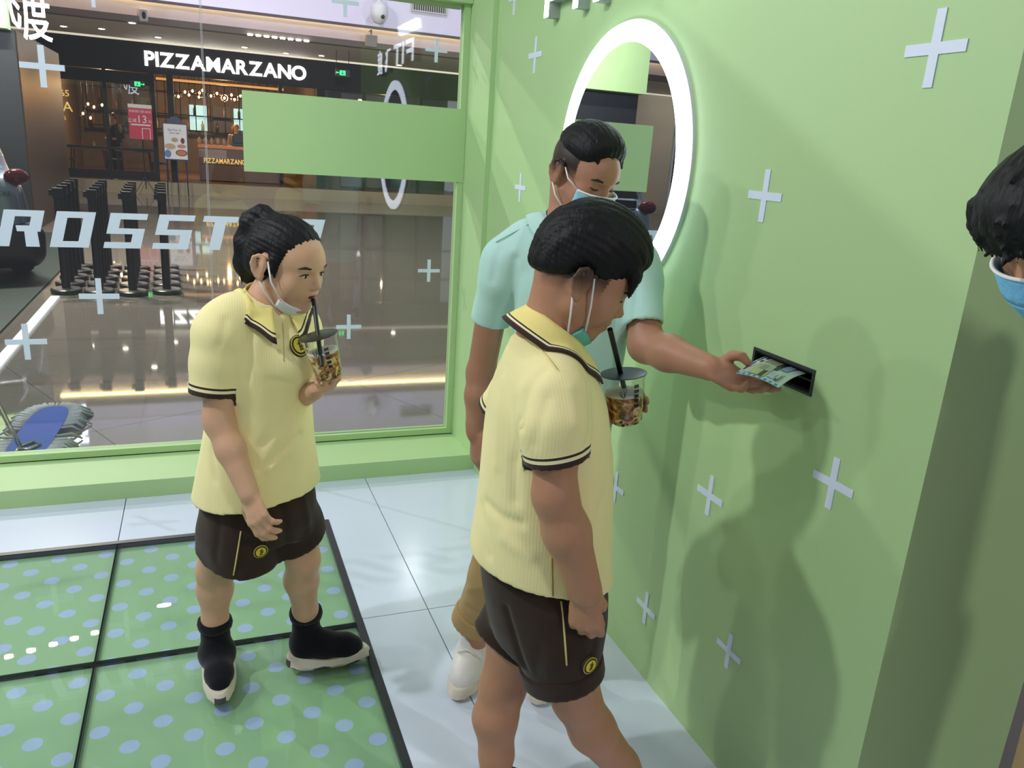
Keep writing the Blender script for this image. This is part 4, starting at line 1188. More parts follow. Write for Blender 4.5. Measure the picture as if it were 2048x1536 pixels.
def cloth_mat(name, base, stripes=None, rib=0.0, weave=1500, rough=.85, var=.05):
    """stripes: [(position, colour)...] along attribute 'v' with hard steps"""
    m = bpy.data.materials.new(name); m.use_nodes = True
    nt = m.node_tree; b = nt.nodes['Principled BSDF']; L = nt.links.new
    tc = nt.nodes.new('ShaderNodeTexCoord')
    col = None
    n = nt.nodes.new('ShaderNodeTexNoise'); n.inputs['Scale'].default_value = 9; n.inputs['Detail'].default_value = 5
    L(tc.outputs['Object'], n.inputs['Vector'])
    mr = nt.nodes.new('ShaderNodeMapRange'); mr.inputs[3].default_value = 1-var; mr.inputs[4].default_value = 1+var
    L(n.outputs['Fac'], mr.inputs[0])
    mu = nt.nodes.new('ShaderNodeMix'); mu.data_type = 'RGBA'; mu.blend_type = 'MULTIPLY'; mu.inputs[0].default_value = 1
    if stripes:
        at_ = nt.nodes.new('ShaderNodeAttribute'); at_.attribute_name = 'v'
        rp = nt.nodes.new('ShaderNodeValToRGB'); rp.color_ramp.interpolation = 'CONSTANT'
        rp.color_ramp.elements[0].position = 0; rp.color_ramp.elements[0].color = base
        rp.color_ramp.elements[1].position = stripes[0][0]; rp.color_ramp.elements[1].color = stripes[0][1]
        for p, c_ in stripes[1:]:
            e_ = rp.color_ramp.elements.new(p); e_.color = c_
        L(at_.outputs['Fac'], rp.inputs[0]); L(rp.outputs[0], mu.inputs[6])
    else:
        mu.inputs[6].default_value = base
    L(mr.outputs[0], mu.inputs[7]); L(mu.outputs[2], b.inputs['Base Color'])
    b.inputs['Roughness'].default_value = rough; b.inputs['Specular IOR Level'].default_value = .2
    b.inputs['Sheen Weight'].default_value = .15
    n2 = nt.nodes.new('ShaderNodeTexNoise'); n2.inputs['Scale'].default_value = weave; L(tc.outputs['Object'], n2.inputs['Vector'])
    bp = nt.nodes.new('ShaderNodeBump'); bp.inputs['Strength'].default_value = .25; bp.inputs['Distance'].default_value = .001
    L(n2.outputs['Fac'], bp.inputs['Height'])
    if rib:
        wv = nt.nodes.new('ShaderNodeTexWave'); wv.inputs['Scale'].default_value = rib; wv.inputs['Distortion'].default_value = .6
        wv.bands_direction = 'X'
        L(tc.outputs['Object'], wv.inputs['Vector'])
        b2 = nt.nodes.new('ShaderNodeBump'); b2.inputs['Strength'].default_value = .12; b2.inputs['Distance'].default_value = .002
        L(wv.outputs['Fac'], b2.inputs['Height']); L(b2.outputs[0], bp.inputs['Normal'])
    L(bp.outputs[0], b.inputs['Normal'])
    return m
YEL = srgb(252, 240, 176); BRN = srgb(62, 44, 40); CRM = srgb(246, 238, 190)
M_POLO_Y = cloth_mat('yellow_polo', YEL, [(.50, BRN), (.60, CRM), (.74, BRN)], rib=52)
M_POLO_C = cloth_mat('yellow_collar', srgb(250, 234, 146), [(.70, BRN), (.755, CRM), (.83, BRN)])
M_SHORTS = cloth_mat('brown_shorts', srgb(56, 42, 34), rough=.9)
M_MINT = cloth_mat('mint_polo', srgb(188, 226, 216))
M_KHAKI = cloth_mat('khaki_cotton', srgb(176, 146, 96))
M_HAIR = mat('black_hair', srgb(13, 12, 16), .58, bump=(70, .5, (1, 1, .25)), spec=.3)
M_SOCK = cloth_mat('black_knit', srgb(15, 16, 24), weave=700)
M_SOLE_W = mat('dirty_white_sole', srgb(218, 208, 190), .6, noise=(30, .12))
M_SOLE_D = mat('dark_sole', srgb(70, 70, 76), .7)
M_WHITE_SHOE = mat('white_leather', srgb(224, 222, 216), .45, noise=(18, .06))
M_LACE = mat('white_lace', srgb(226, 216, 200), .8)
M_PIPING = mat('cream_piping', srgb(224, 206, 130), .7)
M_LOOP = mat('ear_loop_white', srgb(238, 236, 234), .8)
# ---------------------------------------------------------------- the four people
def axial(V, a, b):
    ab = b-a; L = np.linalg.norm(ab); u = ab/L
    t = (V-a) @ u; r = np.linalg.norm(V-a-t[:, None]*u, axis=1)
    return L-t, r                       # distance back from the end b, radius

def garment(name, lo, hi, h, trunk, tubes, thick, m, parent, k=.03, hem=None, stripes=True, creases=(), wob=.0025, seed=1, band=.055, collar_cut=None):
    """trunk(vol) builds the solid trunk; tubes = [(points, radii, end normal)] are sleeves or legs, open at their last point"""
    T = Vol(lo, hi, h); trunk(T)
    T.shell(thick)
    if hem is not None: T.plane(hem[0], hem[1])
    if collar_cut is not None:
        T.ell(collar_cut[0], collar_cut[1], collar_cut[2], .004, 's')
        for ca_, cb_, ra_, rb_ in collar_cut[3:]: T.cone(ca_, cb_, ra_, rb_, .004, 's')
    for pts, rs, nrm in tubes:
        S = Vol(lo, hi, h); S.chain(pts, rs, .02); S.shell(thick); S.plane(pts[-1], nrm)
        kk = k; hh = np.maximum(kk-np.abs(T.D-S.D), 0)/kk
        T.D = np.minimum(T.D, S.D)-hh*hh*kk*.25
    V, Q = keep_big(*T.mesh(), frac=.05)
    V = relax(V, Q, 2, .5)
    N = vnormals(V, Q)
    for (poly, wd, am) in creases:
        V = crease(V, N, poly, wd, am)
    if wob:
        f = 16.0
        w_ = (np.sin(V[:, 2]*f*1.1+V[:, 0]*f*2.1+seed)+np.sin(V[:, 1]*f*2.3-V[:, 2]*f*.9+2*seed)+np.sin(V[:, 0]*f*3.1+V[:, 1]*f*1.7+3*seed))/3
        V = V+N*(w_*wob)[:, None]
    at_ = np.zeros(len(V))
    if stripes:
        for pts, rs, nrm in tubes:
            a, b = np.asarray(pts[-2]), np.asarray(pts[-1]); n_ = unit(nrm)
            dist = (b-V) @ n_
            _, rad = axial(V, a, b)
            r_ = rs[-1]
            near = (rad < r_*1.14) & (rad > r_*.72) & (dist < .06) & (dist > -.02)
            at_[near] = np.maximum(at_[near], np.clip(1-dist[near]/band, 0, .999))
    o = mesh_np(name, V, Q, m, parent, {'v': at_})
    return o, V, N

def body_mesh(v, base, parent, paint=None, name='body', frac=.02):
    V, Q = keep_big(*v.mesh(), frac=frac)
    V = relax(V, Q, 1, .4)
    cols = np.tile(np.array(base[:3]), (len(V), 1))
    if paint: cols = paint(V, cols)
    return mesh_np(name, V, Q, M_SKIN, parent, None, cols), V, vnormals(V, Q)

def blend(cols, w_, c_):
    return cols*(1-w_)[:, None]+np.array(c_[:3])[None]*w_[:, None]

def face_paint(hd, lips, lipcol, brow=None, stubble=None, blush=None):
    def f(V, cols):
        L_ = hd.loc(V); x, y, z = L_.T
        isface = (y > .3) & (np.abs(x) < .14)
        w_ = np.exp(-((x/.075)**4+((z+.233)/.038)**4))*isface
        cols = blend(cols, np.clip(w_*lips, 0, 1), lipcol)
        if stubble: cols = blend(cols, stubble(x, y, z), srgb(34, 28, 28))
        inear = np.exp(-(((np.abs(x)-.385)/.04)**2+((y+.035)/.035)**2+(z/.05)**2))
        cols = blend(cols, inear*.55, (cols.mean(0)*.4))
        nos = np.exp(-(((np.abs(x)-.032)/.018)**2+((y-.43)/.03)**2+((z+.137)/.012)**2))
        cols = blend(cols, nos*.7, (.08, .04, .03))
        return cols
    return f

def eye(hd, g_, parent, closed=0.0, r=.056):
    s, R = hd.s, hd.R
    c_ = hd.w(g_*.135, .332, .016)
    look = unit(R[1]-R[2]*.1)
    mw = mat('eye_white', srgb(222, 214, 206), .3); mi = mat('eye_iris', srgb(24, 16, 14), .15)
    if closed < 1:
        fr = frame_from(look, R[2])
        e_ = MB().ellipsoid(hd.w(g_*.135, .340, .012), (.058*s, .050*s, .027*s), 22, 14, frame=frame_from(R[1]+R[0]*g_*.25, R[2])).build('eyeball', mw, parent, True)
        MB().ellipsoid(hd.w(g_*.132, .349, .012), (.031*s, .048*s, .028*s), 16, 10, frame=fr).build('iris', mi, e_, True)
    pts = [hd.w(g_*(.135+dx), .332+dy, .016+dz) for dx, dy, dz in ((-.066, .040, -.008), (-.04, .056, .012-.025*closed), (0, .060, .022-.04*closed), (.04, .048, .016-.03*closed), (.07, .022, -.002))]
    MB().tube(pts, [.003*s, .006*s, .007*s, .007*s, .004*s], 6).build('eyelash', mat('lash_dark', srgb(24, 18, 18), .7), parent, True)
    bp_ = [hd.w(g_*(.135+dx), .345+dy, .10+dz) for dx, dy, dz in ((-.085, .055, -.012), (-.03, .062, .008), (.04, .045, .016), (.095, .002, -.002))]
    MB().tube(bp_, [.012*s, .019*s, .017*s, .006*s], 6).build('eyebrow', mat('brow_dark', srgb(44, 34, 32), .8), parent, True)

def drape(G, V, N, c_):
    """lift cloth points that lie under the outer face of the garment V, N"""
    out = (((V-c_)*[1, 1, .3])*N).sum(1) > 0
    Vo, No = V[out], N[out]
    for j in range(2, G.shape[0]):
        for i in range(G.shape[1]):
            p_ = G[j, i]
            for _ in range(2):
                k_ = np.argmin(((Vo-p_)**2).sum(1)); d_ = (p_-Vo[k_]) @ No[k_]
                if d_ < .005: p_ = p_+No[k_]*(.005-d_)
            G[j, i] = p_
    return G

def strip(pts_in, pts_out, thick, name, m, parent, nw=8, over=None):
    """ribbon of cloth between two edge curves with a little thickness; attribute v runs 0..1 across it"""
    n = len(pts_in); A = np.array(pts_in); B = np.array(pts_out)
    rows = []; vv = []
    for j in range(nw+1):
        t = j/nw; P_ = A*(1-t)+B*t
        rows.append(P_); vv.append(np.full(n, min(t, .999)))
    G = np.stack(rows)                       # nw+1, n, 3
    if over is not None: G = drape(G, *over)
    du = np.gradient(G, axis=1); dv = np.gradient(G, axis=0)
    N = np.cross(du, dv); N /= np.linalg.norm(N, axis=2)[..., None]+1e-9
    top = G+N*thick/2; bot = G-N*thick/2
    V = np.concatenate([top.reshape(-1, 3), bot.reshape(-1, 3)]); va = np.concatenate(vv*2)
    m0 = (nw+1)*n; Q = []
    idx = lambda j, i, s_: j*n+i+(m0 if s_ else 0)
    for j in range(nw):
        for i in range(n-1):
            Q.append((idx(j, i, 0), idx(j, i+1, 0), idx(j+1, i+1, 0), idx(j+1, i, 0)))
            Q.append((idx(j, i, 1), idx(j+1, i, 1), idx(j+1, i+1, 1), idx(j, i+1, 1)))
    for i in range(n-1):
        Q.append((idx(0, i, 0), idx(0, i, 1), idx(0, i+1, 1), idx(0, i+1, 0)))
        Q.append((idx(nw, i, 0), idx(nw, i+1, 0), idx(nw, i+1, 1), idx(nw, i, 1)))
    for j in range(nw):
        Q.append((idx(j, 0, 0), idx(j+1, 0, 0), idx(j+1, 0, 1), idx(j, 0, 1)))
        Q.append((idx(j, n-1, 0), idx(j, n-1, 1), idx(j+1, n-1, 1), idx(j+1, n-1, 0)))
    return mesh_np(name, V, np.array(Q), m, parent, {'v': va})

def collar(c_, side, front, up, a, b, h_in, fall, flare, m, parent, gap=.35, tip=.03, rise=.02, drop=.03, over=None):
    """turned-down polo collar: c_ neck base centre, a/b neck half width/depth"""
    pin, pout = [], []
    n = 61
    for i in range(n):
        ph = -math.pi+gap+(2*math.pi-2*gap)*i/(n-1)          # 0 = nape, +-pi = throat
        d_ = side*math.sin(ph)*a-front*math.cos(ph)*b; e_ = unit(d_)
        fr_ = (1-math.cos(ph))/2                             # 0 at nape, 1 at throat
        z_in = h_in+rise*(1-fr_)-drop*fr_**1.5
        tipw = math.exp(-((abs(ph)-(math.pi-gap))/.30)**2)
        pin.append(c_+d_+up*z_in)
        pout.append(c_+d_+e_*(flare+.014*fr_)+up*(z_in-fall-tip*tipw)+front*(.012*tipw))
    return strip(pin, pout, .004, 'collar', m, parent, 8, over)

def disc_badge(p, n_, upv, rx, rz, parent, name='badge', ring=True):
    """round embroidered badge lying on the cloth"""
    n_ = unit(n_); u = unit(upv-n_*(upv @ n_)); s_ = np.cross(u, n_)
    def disc(r0, r1, off, nseg=28):
        return [p+n_*off+s_*r0*math.cos(t)+u*r1*math.sin(t) for t in np.linspace(0, 2*math.pi, nseg+1)[:-1]]
    o = MB().prism(disc(rx, rz, -.006), n_*.0085).build(name, mat('badge_dark', srgb(58, 48, 26), .8), parent)
    MB().prism(disc(rx*.93, rz*.93, .002), n_*.0012).build('badge_ring', mat('badge_yellow', srgb(226, 206, 70), .7), o)
    MB().prism(disc(rx*.84, rz*.84, .003), n_*.001).build('badge_band', mat('badge_dark'), o)
    MB().prism(disc(rx*.66, rz*.66, .004), n_*.0009).build('badge_field', mat('badge_yellow'), o)
    g_ = MB()
    for (x0, z0, x1, z1) in ((-.06, -.5, .04, .5), (-.22, .12, .3, .2), (.14, -.4, .22, .3), (.0, -.12, .36, -.05), (.0, -.4, .34, -.33)):
        q = [(x0, z0), (x1, z0), (x1, z1), (x0, z1)]
        g_.prism([p+n_*.0049+s_*rx*x+u*rz*z for x, z in q], n_*.0008)
    g_.build('badge_mark', mat('badge_dark'), o)
    return o

def line_on(poly, V, N, r, name, m, parent, lift=.001, seg=6):
    pts = []
    for px, py in poly:
        p, n_ = surf_at(px, py, V, N); pts.append(p+n_*lift)
    P = [np.array(p) for p in pts]
    for _ in range(2):
        P = [P[0]]+[(P[i-1]+2*P[i]+P[i+1])/4 for i in range(1, len(P)-1)]+[P[-1]]
    return MB().tube(P, r, seg).build(name, m, parent, True)

def thing_part(name, V, Q, m, parent):
    return mesh_np(name, V, Q, m, parent)

def sneaker(root, an, heel, toe, w_, upper, soles, name='sock_sneaker', cuff=True, top=.052, rr=1.0):
    """an ankle point, heel and toe points on the floor"""
    d_ = unit((toe-heel)*[1, 1, 0]); sd = np.cross(UP, d_); L_ = np.linalg.norm((toe-heel)[:2])
    heel = heel*[1, 1, 0]; toe = toe*[1, 1, 0]
    lo = np.minimum(np.minimum(heel, toe), an)-.09; hi = np.maximum(np.maximum(heel, toe), an)+.09
    u_ = Vol(lo, hi, .004)
    mid = an*[1, 1, 0]+UP*.055
    u_.chain([an+UP*.035, an, mid+UP*.02], [.041, .038, .045], .02)
    u_.chain([heel+d_*.045+UP*.058, mid, heel+d_*L_*.45+UP*.062, heel+d_*L_*.72+UP*.050, toe-d_*.045+UP*.044], [.036*rr, .042*rr, .040*rr, .036*rr, .030*rr], .03)
    u_.plane(heel+UP*.022, -UP, .004)
    u_.plane(an+UP*top, UP, .004)
    A, B = keep_big(*u_.mesh()); A = relax(A, B, 2)
    sh_ = thing_part(name, A, B, upper, root)
    cf = MB()
    seg = 28; V_ = []; F_ = []
    for i in range(seg):
        a_ = 2*math.pi*i/seg; dr = d_*math.cos(a_)+sd*math.sin(a_)
        for j in range(8):
            b_ = 2*math.pi*j/8
            V_.append(an+UP*.040+dr*(.042+.010*math.cos(b_))+UP*(.019*math.sin(b_)+.002*math.sin(3*a_)))
    for i in range(seg):
        for j in range(8):
            i2, j2 = (i+1) % seg, (j+1) % 8; F_.append((i*8+j, i2*8+j, i2*8+j2, i*8+j2))
    if cuff: cf.add(V_, F_).build('rolled_cuff', M_SOCK, sh_, True)
    # sculpted sole
    prof = [(0, .030), (.06, .040), (.16, .043), (.3, .041), (.5, .039), (.7, .039), (.86, .036), (.95, .031), (1.0, .022)]
    top = []; bot = []; n_ = 44
    mb = MB(); rows = []
    for i in range(n_):
        a_ = 2*math.pi*i/n_; c_, s_ = math.cos(a_), math.sin(a_)
        t_ = .5+.5*c_
        hw = np.interp(t_, [p_[0] for p_ in prof], [p_[1] for p_ in prof])*w_
        yoff = math.copysign(hw, s_)*abs(s_)**.55
        bx = heel+d_*L_*(t_)
        jag = .006*((i*7) % 3-1)
        hz = .038+.010*(t_ < .25)*(1-t_*4)+.006*math.sin(t_*9)
        rows.append([bx+sd*yoff*.90+UP*.001+d_*(.004 if c_ > 0 else -.004)*-1, bx+sd*yoff*1.12+UP*(.014+.4*jag)+d_*c_*.010, bx+sd*yoff*1.10+UP*(hz*.75)+d_*c_*.008, bx+sd*yoff*.98+UP*hz])
    V_ = [p_ for r_ in rows for p_ in r_]; F_ = []
    for i in range(n_):
        i2 = (i+1) % n_
        for j in range(3): F_.append((i*4+j, i2*4+j, i2*4+j+1, i*4+j+1))
    F_.append(tuple(i*4 for i in range(n_))[::-1]); F_.append(tuple(i*4+3 for i in range(n_)))
    mi = []
    for i in range(n_):
        for j in range(3): mi.append(1 if (j == 0 and (i // 3) % 2 == 0) or abs(i-n_/2) < 3 and j < 2 or (i < 2 or i > n_-3) and j < 2 else 0)
    mi += [1, 0]
    mb.add(V_, F_); mb.mi = mi
    mb.build('sole', soles, sh_, True, auto=35)
    return sh_

# ======================================================== girl
def build_girl():
    D0 = 2.06
    P = lambda x, y, d=0.0: pt(x, y, D0+d)
    fb = unit(-HN*math.cos(math.radians(42))+HR*math.sin(math.radians(42))); lf = np.cross(UP, fb)
    root = thing('person', (0.12, 2.17, 0.0), 'girl in a yellow polo and brown shorts sipping milk tea from a black straw', 'person')
    fh = unit(HR*math.cos(math.radians(24))-HN*math.sin(math.radians(24)))
    pit = math.radians(12); fw = fh*math.cos(pit)-UP*math.sin(pit); up = UP*math.cos(pit)+fh*math.sin(pit)
    R = frame_from(fw, up); s = .236
    ear = P(527, 537, -.08); hd = Head(ear+R[0]*.36*s, R, s)
    v = Vol((-.16, 1.80, -.02), (.52, 2.42, 1.50), .0036)
    hd.build(v, mouth_open=.9)
    nb = P(538, 606)                                        # base of the neck
    v.cone(hd.w(0, -.06, -.12), nb+UP*.0, .052, .052, .02)
    v.cone(nb, nb-UP*.03, .055, .07, .03)
    zl = [P(525, y)[2] for y in (612, 650, 720, 800, 880, 960, 1040)]
    cs = [P(x, y) for x, y in ((538, 612), (533, 650), (527, 720), (524, 800), (521, 880), (519, 960), (517, 1040))]
    v.loft(zl, [c[0] for c in cs], [c[1] for c in cs], [.05, .095, .105, .10, .11, .125, .12], [.045, .06, .075, .08, .085, .095, .095], fb, .02)
    # near arm, hanging forward across the hip
    sh, el, wr = P(436, 650, -.10), P(438, 842, -.135), P(497, 985, -.20)
    v.chain([P(495, 655, -.03), sh+UP*-.03], [.035, .034], .03)
    v.chain([sh-UP*.03, (sh+el)/2, el], [.036, .041, .038], .02)
    v.chain([el, el*.6+wr*.4, wr], [.038, .036, .027], .02)
    fd = unit(P(528, 1066, -.24)-wr)
    hb = unit(-HN*.85-HR*.35+UP*.25); th = unit(np.cross(fd, hb)); hb = np.cross(th, fd)
    hand(v, wr, np.array([th, fd, hb]), .158, [(22, 26, 16), (24, 30, 18), (28, 34, 18), (34, 36, 20)],
         [(.75, .85, -.35), (.25, 1, -.35), (.0, 1, -.25)])
    # far arm, raising the cup
    sh2, el2, wr2 = P(606, 655, .10), P(588, 800, .08), P(628, 782, -.05)
    v.chain([P(560, 660, .03), sh2-UP*.03, el2], [.035, .035, .036], .02)
    v.chain([el2, wr2], [.037, .026], .02)
    cup_c = P(655, 712, -.09)
    fd2 = unit(P(674, 768, -.115)-wr2); pn = unit(P(655, 708, -.09)-P(650, 775, -.06))      # palm faces up to the cup
    th2 = unit(np.cross(fd2, -pn)); hb2 = unit(np.cross(th2, fd2))
    if th2 @ HN < 0: th2 = -th2
    if hb2 @ pn > 0: hb2 = -hb2
    hand(v, wr2, np.array([th2, fd2, hb2]), .132, [(26, 48, 30), (30, 52, 30), (44, 50, 28), (62, 40, 24)], [(.9, .5, -.5), (.4, .6, -.9), (.1, .4, -1)], splay=(.25, .05, -.25, -.65))
    # legs
    hipR, hipL = P(468, 1010, -.05), P(575, 1005, .05)
    kR, aR = P(428, 1140, -.0), on(431, 1268, 'z', .125)
    kL, aL = P(606, 1118, .02), on(612, 1248, 'z', .125)
    for hip, kn_, an, bk in ((hipR, kR, aR, unit(HN*.8-HR*.2)), (hipL, kL, aL, unit(-HR*.7+HN*.5))):
        v.chain([hip, (hip+kn_)/2, kn_], [.075, .064, .048], .02)
        calf = kn_*.68+an*.32+bk*.012
        v.chain([kn_, calf, kn_*.25+an*.75, an], [.048, .050, .036, .030], .02)
        v.cone(an, an*[1, 1, 0]+UP*.05, .03, .03, .02)
    o, V, N = body_mesh(v, srgb(212, 168, 136), root, face_paint(hd, .75, srgb(168, 84, 82)))
    for g_ in (-1, 1): eye(hd, g_, root)
    MB().ellipsoid(hd.w(0, .395, -.235), (.055*s, .02*s, .016*s), frame=R).build('mouth', mat('mouth_dark', srgb(60, 14, 18), .5), root, True)
    # hair, combed back into a pony tail
    hv = Vol(hd.o-np.array([.26, .26, .25]), hd.o+np.array([.22, .24, .22]), .0042)
    hv.ell(hd.w(0, -.045, .165), np.array((.355, .435, .385))*s, R, 0)
    hv.ell(hd.w(0, -.16, -.04), np.array((.30, .31, .24))*s, R, .05)
    nrm = R[1]*.86-R[2]*.50
    hv.plane(hd.w(0, .30, .34), nrm, .012)
    hv.plane(hd.w(0, 0, -.20), -R[2], .02)
    for g_ in (-1, 1):
        hv.ell(hd.w(g_*.37, -.02, .0), np.array((.075, .105, .15))*s, R, .02, 's')
        hv.cone(hd.w(g_*.315, .09, .12), hd.w(g_*.305, .125, -.10), .03*s, .004*s, .02)
    tail = [hd.w(0, -.30, .44), hd.w(0, -.43, .44), hd.w(0, -.53, .32), hd.w(0, -.55, .08), hd.w(0, -.52, -.16), hd.w(0, -.48, -.34)]
    hv.chain(tail, [.08*s, .10*s, .13*s, .155*s, .15*s, .06*s], .02)
    for k_ in range(10):
        x_ = -.11+.024*k_
        hv.cone(hd.w(x_, -.53, -.16), hd.w(x_*1.1, -.47-.02*math.sin(k_*2.2), -.37-.03*math.sin(k_*1.7)), .045*s, .006*s, .006)
    HV, HQ = keep_big(*hv.mesh()); HV = relax(HV, HQ, 2, .5); HN_ = vnormals(HV, HQ)
    L_ = hd.loc(HV); w_ = np.sin(L_[:, 0]*70+L_[:, 2]*18)+np.sin(np.arctan2(L_[:, 0], L_[:, 2]-.1)*46+L_[:, 1]*9)
    HV = HV+HN_*(w_*.0009)[:, None]
    mesh_np('hair', HV, HQ, M_HAIR, root)
    MB().lathe(hd.w(0, -.40, .40), [(.072*s, -.02*s), (.085*s, 0), (.072*s, .02*s)], unit(-R[1]+R[2]*.3), 14).build('hair_tie', m_black, root, True)
    # polo shirt
    zs = [P(525, y)[2] for y in (608, 624, 660, 720, 800, 880, 940, 985, 1010)]
    cs = [P(x, y) for x, y in ((538, 608), (537, 624), (531, 660), (526, 720), (522, 800), (519, 880), (517, 940), (516, 985), (516, 1010))]
    def trunk(T):
        T.loft(zs, [c[0] for c in cs], [c[1] for c in cs], [.062, .085, .128, .135, .138, .152, .168, .180, .183], [.056, .066, .092, .108, .114, .126, .142, .154, .157], fb, .03, 2.2)
        T.chain([nb-UP*.012, P(470, 632, -.055), P(440, 652, -.09)], [.05, .05, .052], .045)
        T.chain([nb-UP*.012, P(580, 632, .055), P(604, 655, .09)], [.05, .05, .05], .045)
        T.ell(P(585, 720, -.03), (.06, .06, .07), None, .04)
    cuffR, cuffL = P(424, 789, -.125), P(604, 752, .075)
    s1 = ([P(448, 645, -.08), P(436, 672, -.10), (P(430, 725, -.11)), cuffR], [.055, .060, .059, .058], unit(cuffR-P(434, 700, -.11)))
    s2 = ([P(595, 650, .08), P(604, 690, .085), cuffL], [.054, .056, .052], unit(cuffL-P(604, 665, .10)))
    cr = [([(505, 640), (500, 690), (492, 760)], .010, -.005), ([(600, 870), (560, 905), (520, 940)], .011, -.006), ([(612, 850), (575, 900), (535, 940)], .012, .004),
          ([(600, 800), (560, 850), (525, 890)], .012, -.004), ([(470, 760), (468, 830), (462, 900)], .014, -.004), ([(540, 760), (590, 770), (605, 790)], .010, -.004),
          ([(452, 640), (440, 690)], .012, -.003), ([(550, 880), (510, 960)], .014, .003), ([(420, 900), (430, 960)], .012, -.003)]
    o, V, N = garment('polo_shirt', (-.12, 1.82, .60), (.46, 2.40, 1.26), .0042, trunk, [s1, s2], .010, M_POLO_Y, root,
                      hem=(P(516, 972), unit(-UP+lf*.10)), creases=cr, seed=1, collar_cut=(nb+UP*.035+fb*.012, (.058, .058, .075), None, (nb+fb*.07-UP*.0, nb+fb*.085-UP*.035, .016, .004)))
    collar(nb+UP*.006+fb*.006, lf, fb, UP, .060, .062, .022, .052, .034, M_POLO_C, root, gap=.34, over=(V, N, nb-UP*.12))
    pl = [surf_at(x, y, V, N) for x, y in ((566, 640), (567, 668), (568, 696), (568, 722))]
    MB().tube([p+n_*.001 for p, n_ in pl], .0016, 6).build('placket_seam', M_PIPING, root, True)
    for (x, y) in ((557, 672), (558, 702)):
        p, n_ = surf_at(x, y, V, N); MB().lathe(p, [(.0055, -.001), (.0055, .002)], n_, 12).build('button', mat('button_yellow', srgb(230, 214, 140), .4), root)
    p, n_ = surf_at(598, 692, V, N); disc_badge(p, n_, UP, .024, .030, root, 'chest_badge')
    # shorts
    wz = [P(520, y)[2] for y in (955, 995, 1030, 1062)]
    wc = [P(x, y) for x, y in ((518, 955), (520, 995), (522, 1030), (524, 1062))]
    def trunk2(T):
        T.loft(wz, [c[0] for c in wc], [c[1] for c in wc], [.150, .158, .160, .150], [.128, .136, .136, .12], fb, .03, 2.2)
    hR, hL = P(484, 1118, -.05), P(592, 1078, .05)
    t1 = ([P(478, 1020, -.04), P(480, 1070, -.05), hR], [.092, .098, .102], unit(hR-P(480, 1040, -.04)+HN*.02-HR*.02))
    hB = P(452, 1106, -.03)
    t1b = ([P(462, 1015, -.02), P(456, 1060, -.03), hB], [.082, .084, .086], unit(hB-P(460, 1030, -.02)+HN*.02-HR*.02))
    t2 = ([P(566, 1015, .05), P(580, 1045, .05), hL], [.090, .094, .096], unit(hL-P(576, 1035, .05)+HN*.02))
    cr = [([(560, 1000), (572, 1060), (570, 1120)], .012, -.006), ([(440, 1020), (436, 1080), (430, 1120)], .012, -.004), ([(500, 1010), (520, 1060)], .012, -.004), ([(610, 1000), (620, 1060)], .014, .004)]
    o, V2, N2 = garment('shorts', (-.12, 1.86, .30), (.46, 2.40, .76), .0050, trunk2, [t1, t1b, t2], .009, M_SHORTS, root, k=.016, stripes=False, creases=cr, wob=.002, seed=4)
    line_on([(482, 1062), (478, 1085), (474, 1110), (470, 1135), (467, 1150)], V2, N2, .0022, 'piping', M_PIPING, root)
    p, n_ = surf_at(521, 1102, V2, N2); disc_badge(p, n_, UP*.9+HR*.2, .021, .023, root)
    # sock sneakers
    sneaker(root, aR, on(432, 1300, 'z', .0)+HN*.02, on(441, 1412, 'z', .0), 1.12, M_SOCK, [M_SOLE_W, M_SOLE_D])
    sneaker(root, aL, on(576, 1345, 'z', .0)+HN*.03-HR*.005, on(734, 1312, 'z', .0), 1.05, M_SOCK, [M_SOLE_W, M_SOLE_D])
    # face mask pulled under the chin
    mk = []
    M_MASK_W = mat('mask_white', srgb(232, 232, 236), .7, bump=(90, .25))
    inn, out = [], []
    for i in range(25):
        a_ = -1.25+2.5*i/24
        x_ = math.sin(a_); c_ = math.cos(a_)
        inn.append(hd.w(.285*x_, .08+.285*c_**.8, -.235-.155*c_))
        out.append(hd.w(.235*x_, .00+.27*c_**.8, -.37-.125*c_))
    strip(inn, out, .006, 'face_mask', M_MASK_W, root, 5)
    e1 = hd.w(-.345, .03, .085); e2 = hd.w(-.385, -.065, -.09)
    c1 = np.array(inn[1])-R[0]*.004; c2 = np.array(out[1])-R[0]*.004
    MB().tube([e1, (e1+c1)/2-R[0]*.012, c1], .0026, 6).build('ear_loop', M_LOOP, root, True)
    MB().tube([e2, (e2+c2)/2-R[0]*.006, c2], .0024, 6).build('ear_loop', M_LOOP, root, True)
    return hd, cup_c, pn

girl_head, girl_cup, girl_up = build_girl()
# ======================================================== boy
def smooth_hair(hv, hd, root, amp=.0009, f1=70, f2=46):
    HV, HQ = keep_big(*hv.mesh()); HV = relax(HV, HQ, 2, .5); Nn = vnormals(HV, HQ)
    L_ = hd.loc(HV); w_ = np.sin(L_[:, 0]*f1+L_[:, 2]*18)+np.sin(np.arctan2(L_[:, 0], L_[:, 2]-.1)*f2+L_[:, 1]*9)
    return mesh_np('hair', HV+Nn*(w_*amp)[:, None], HQ, M_HAIR, root)

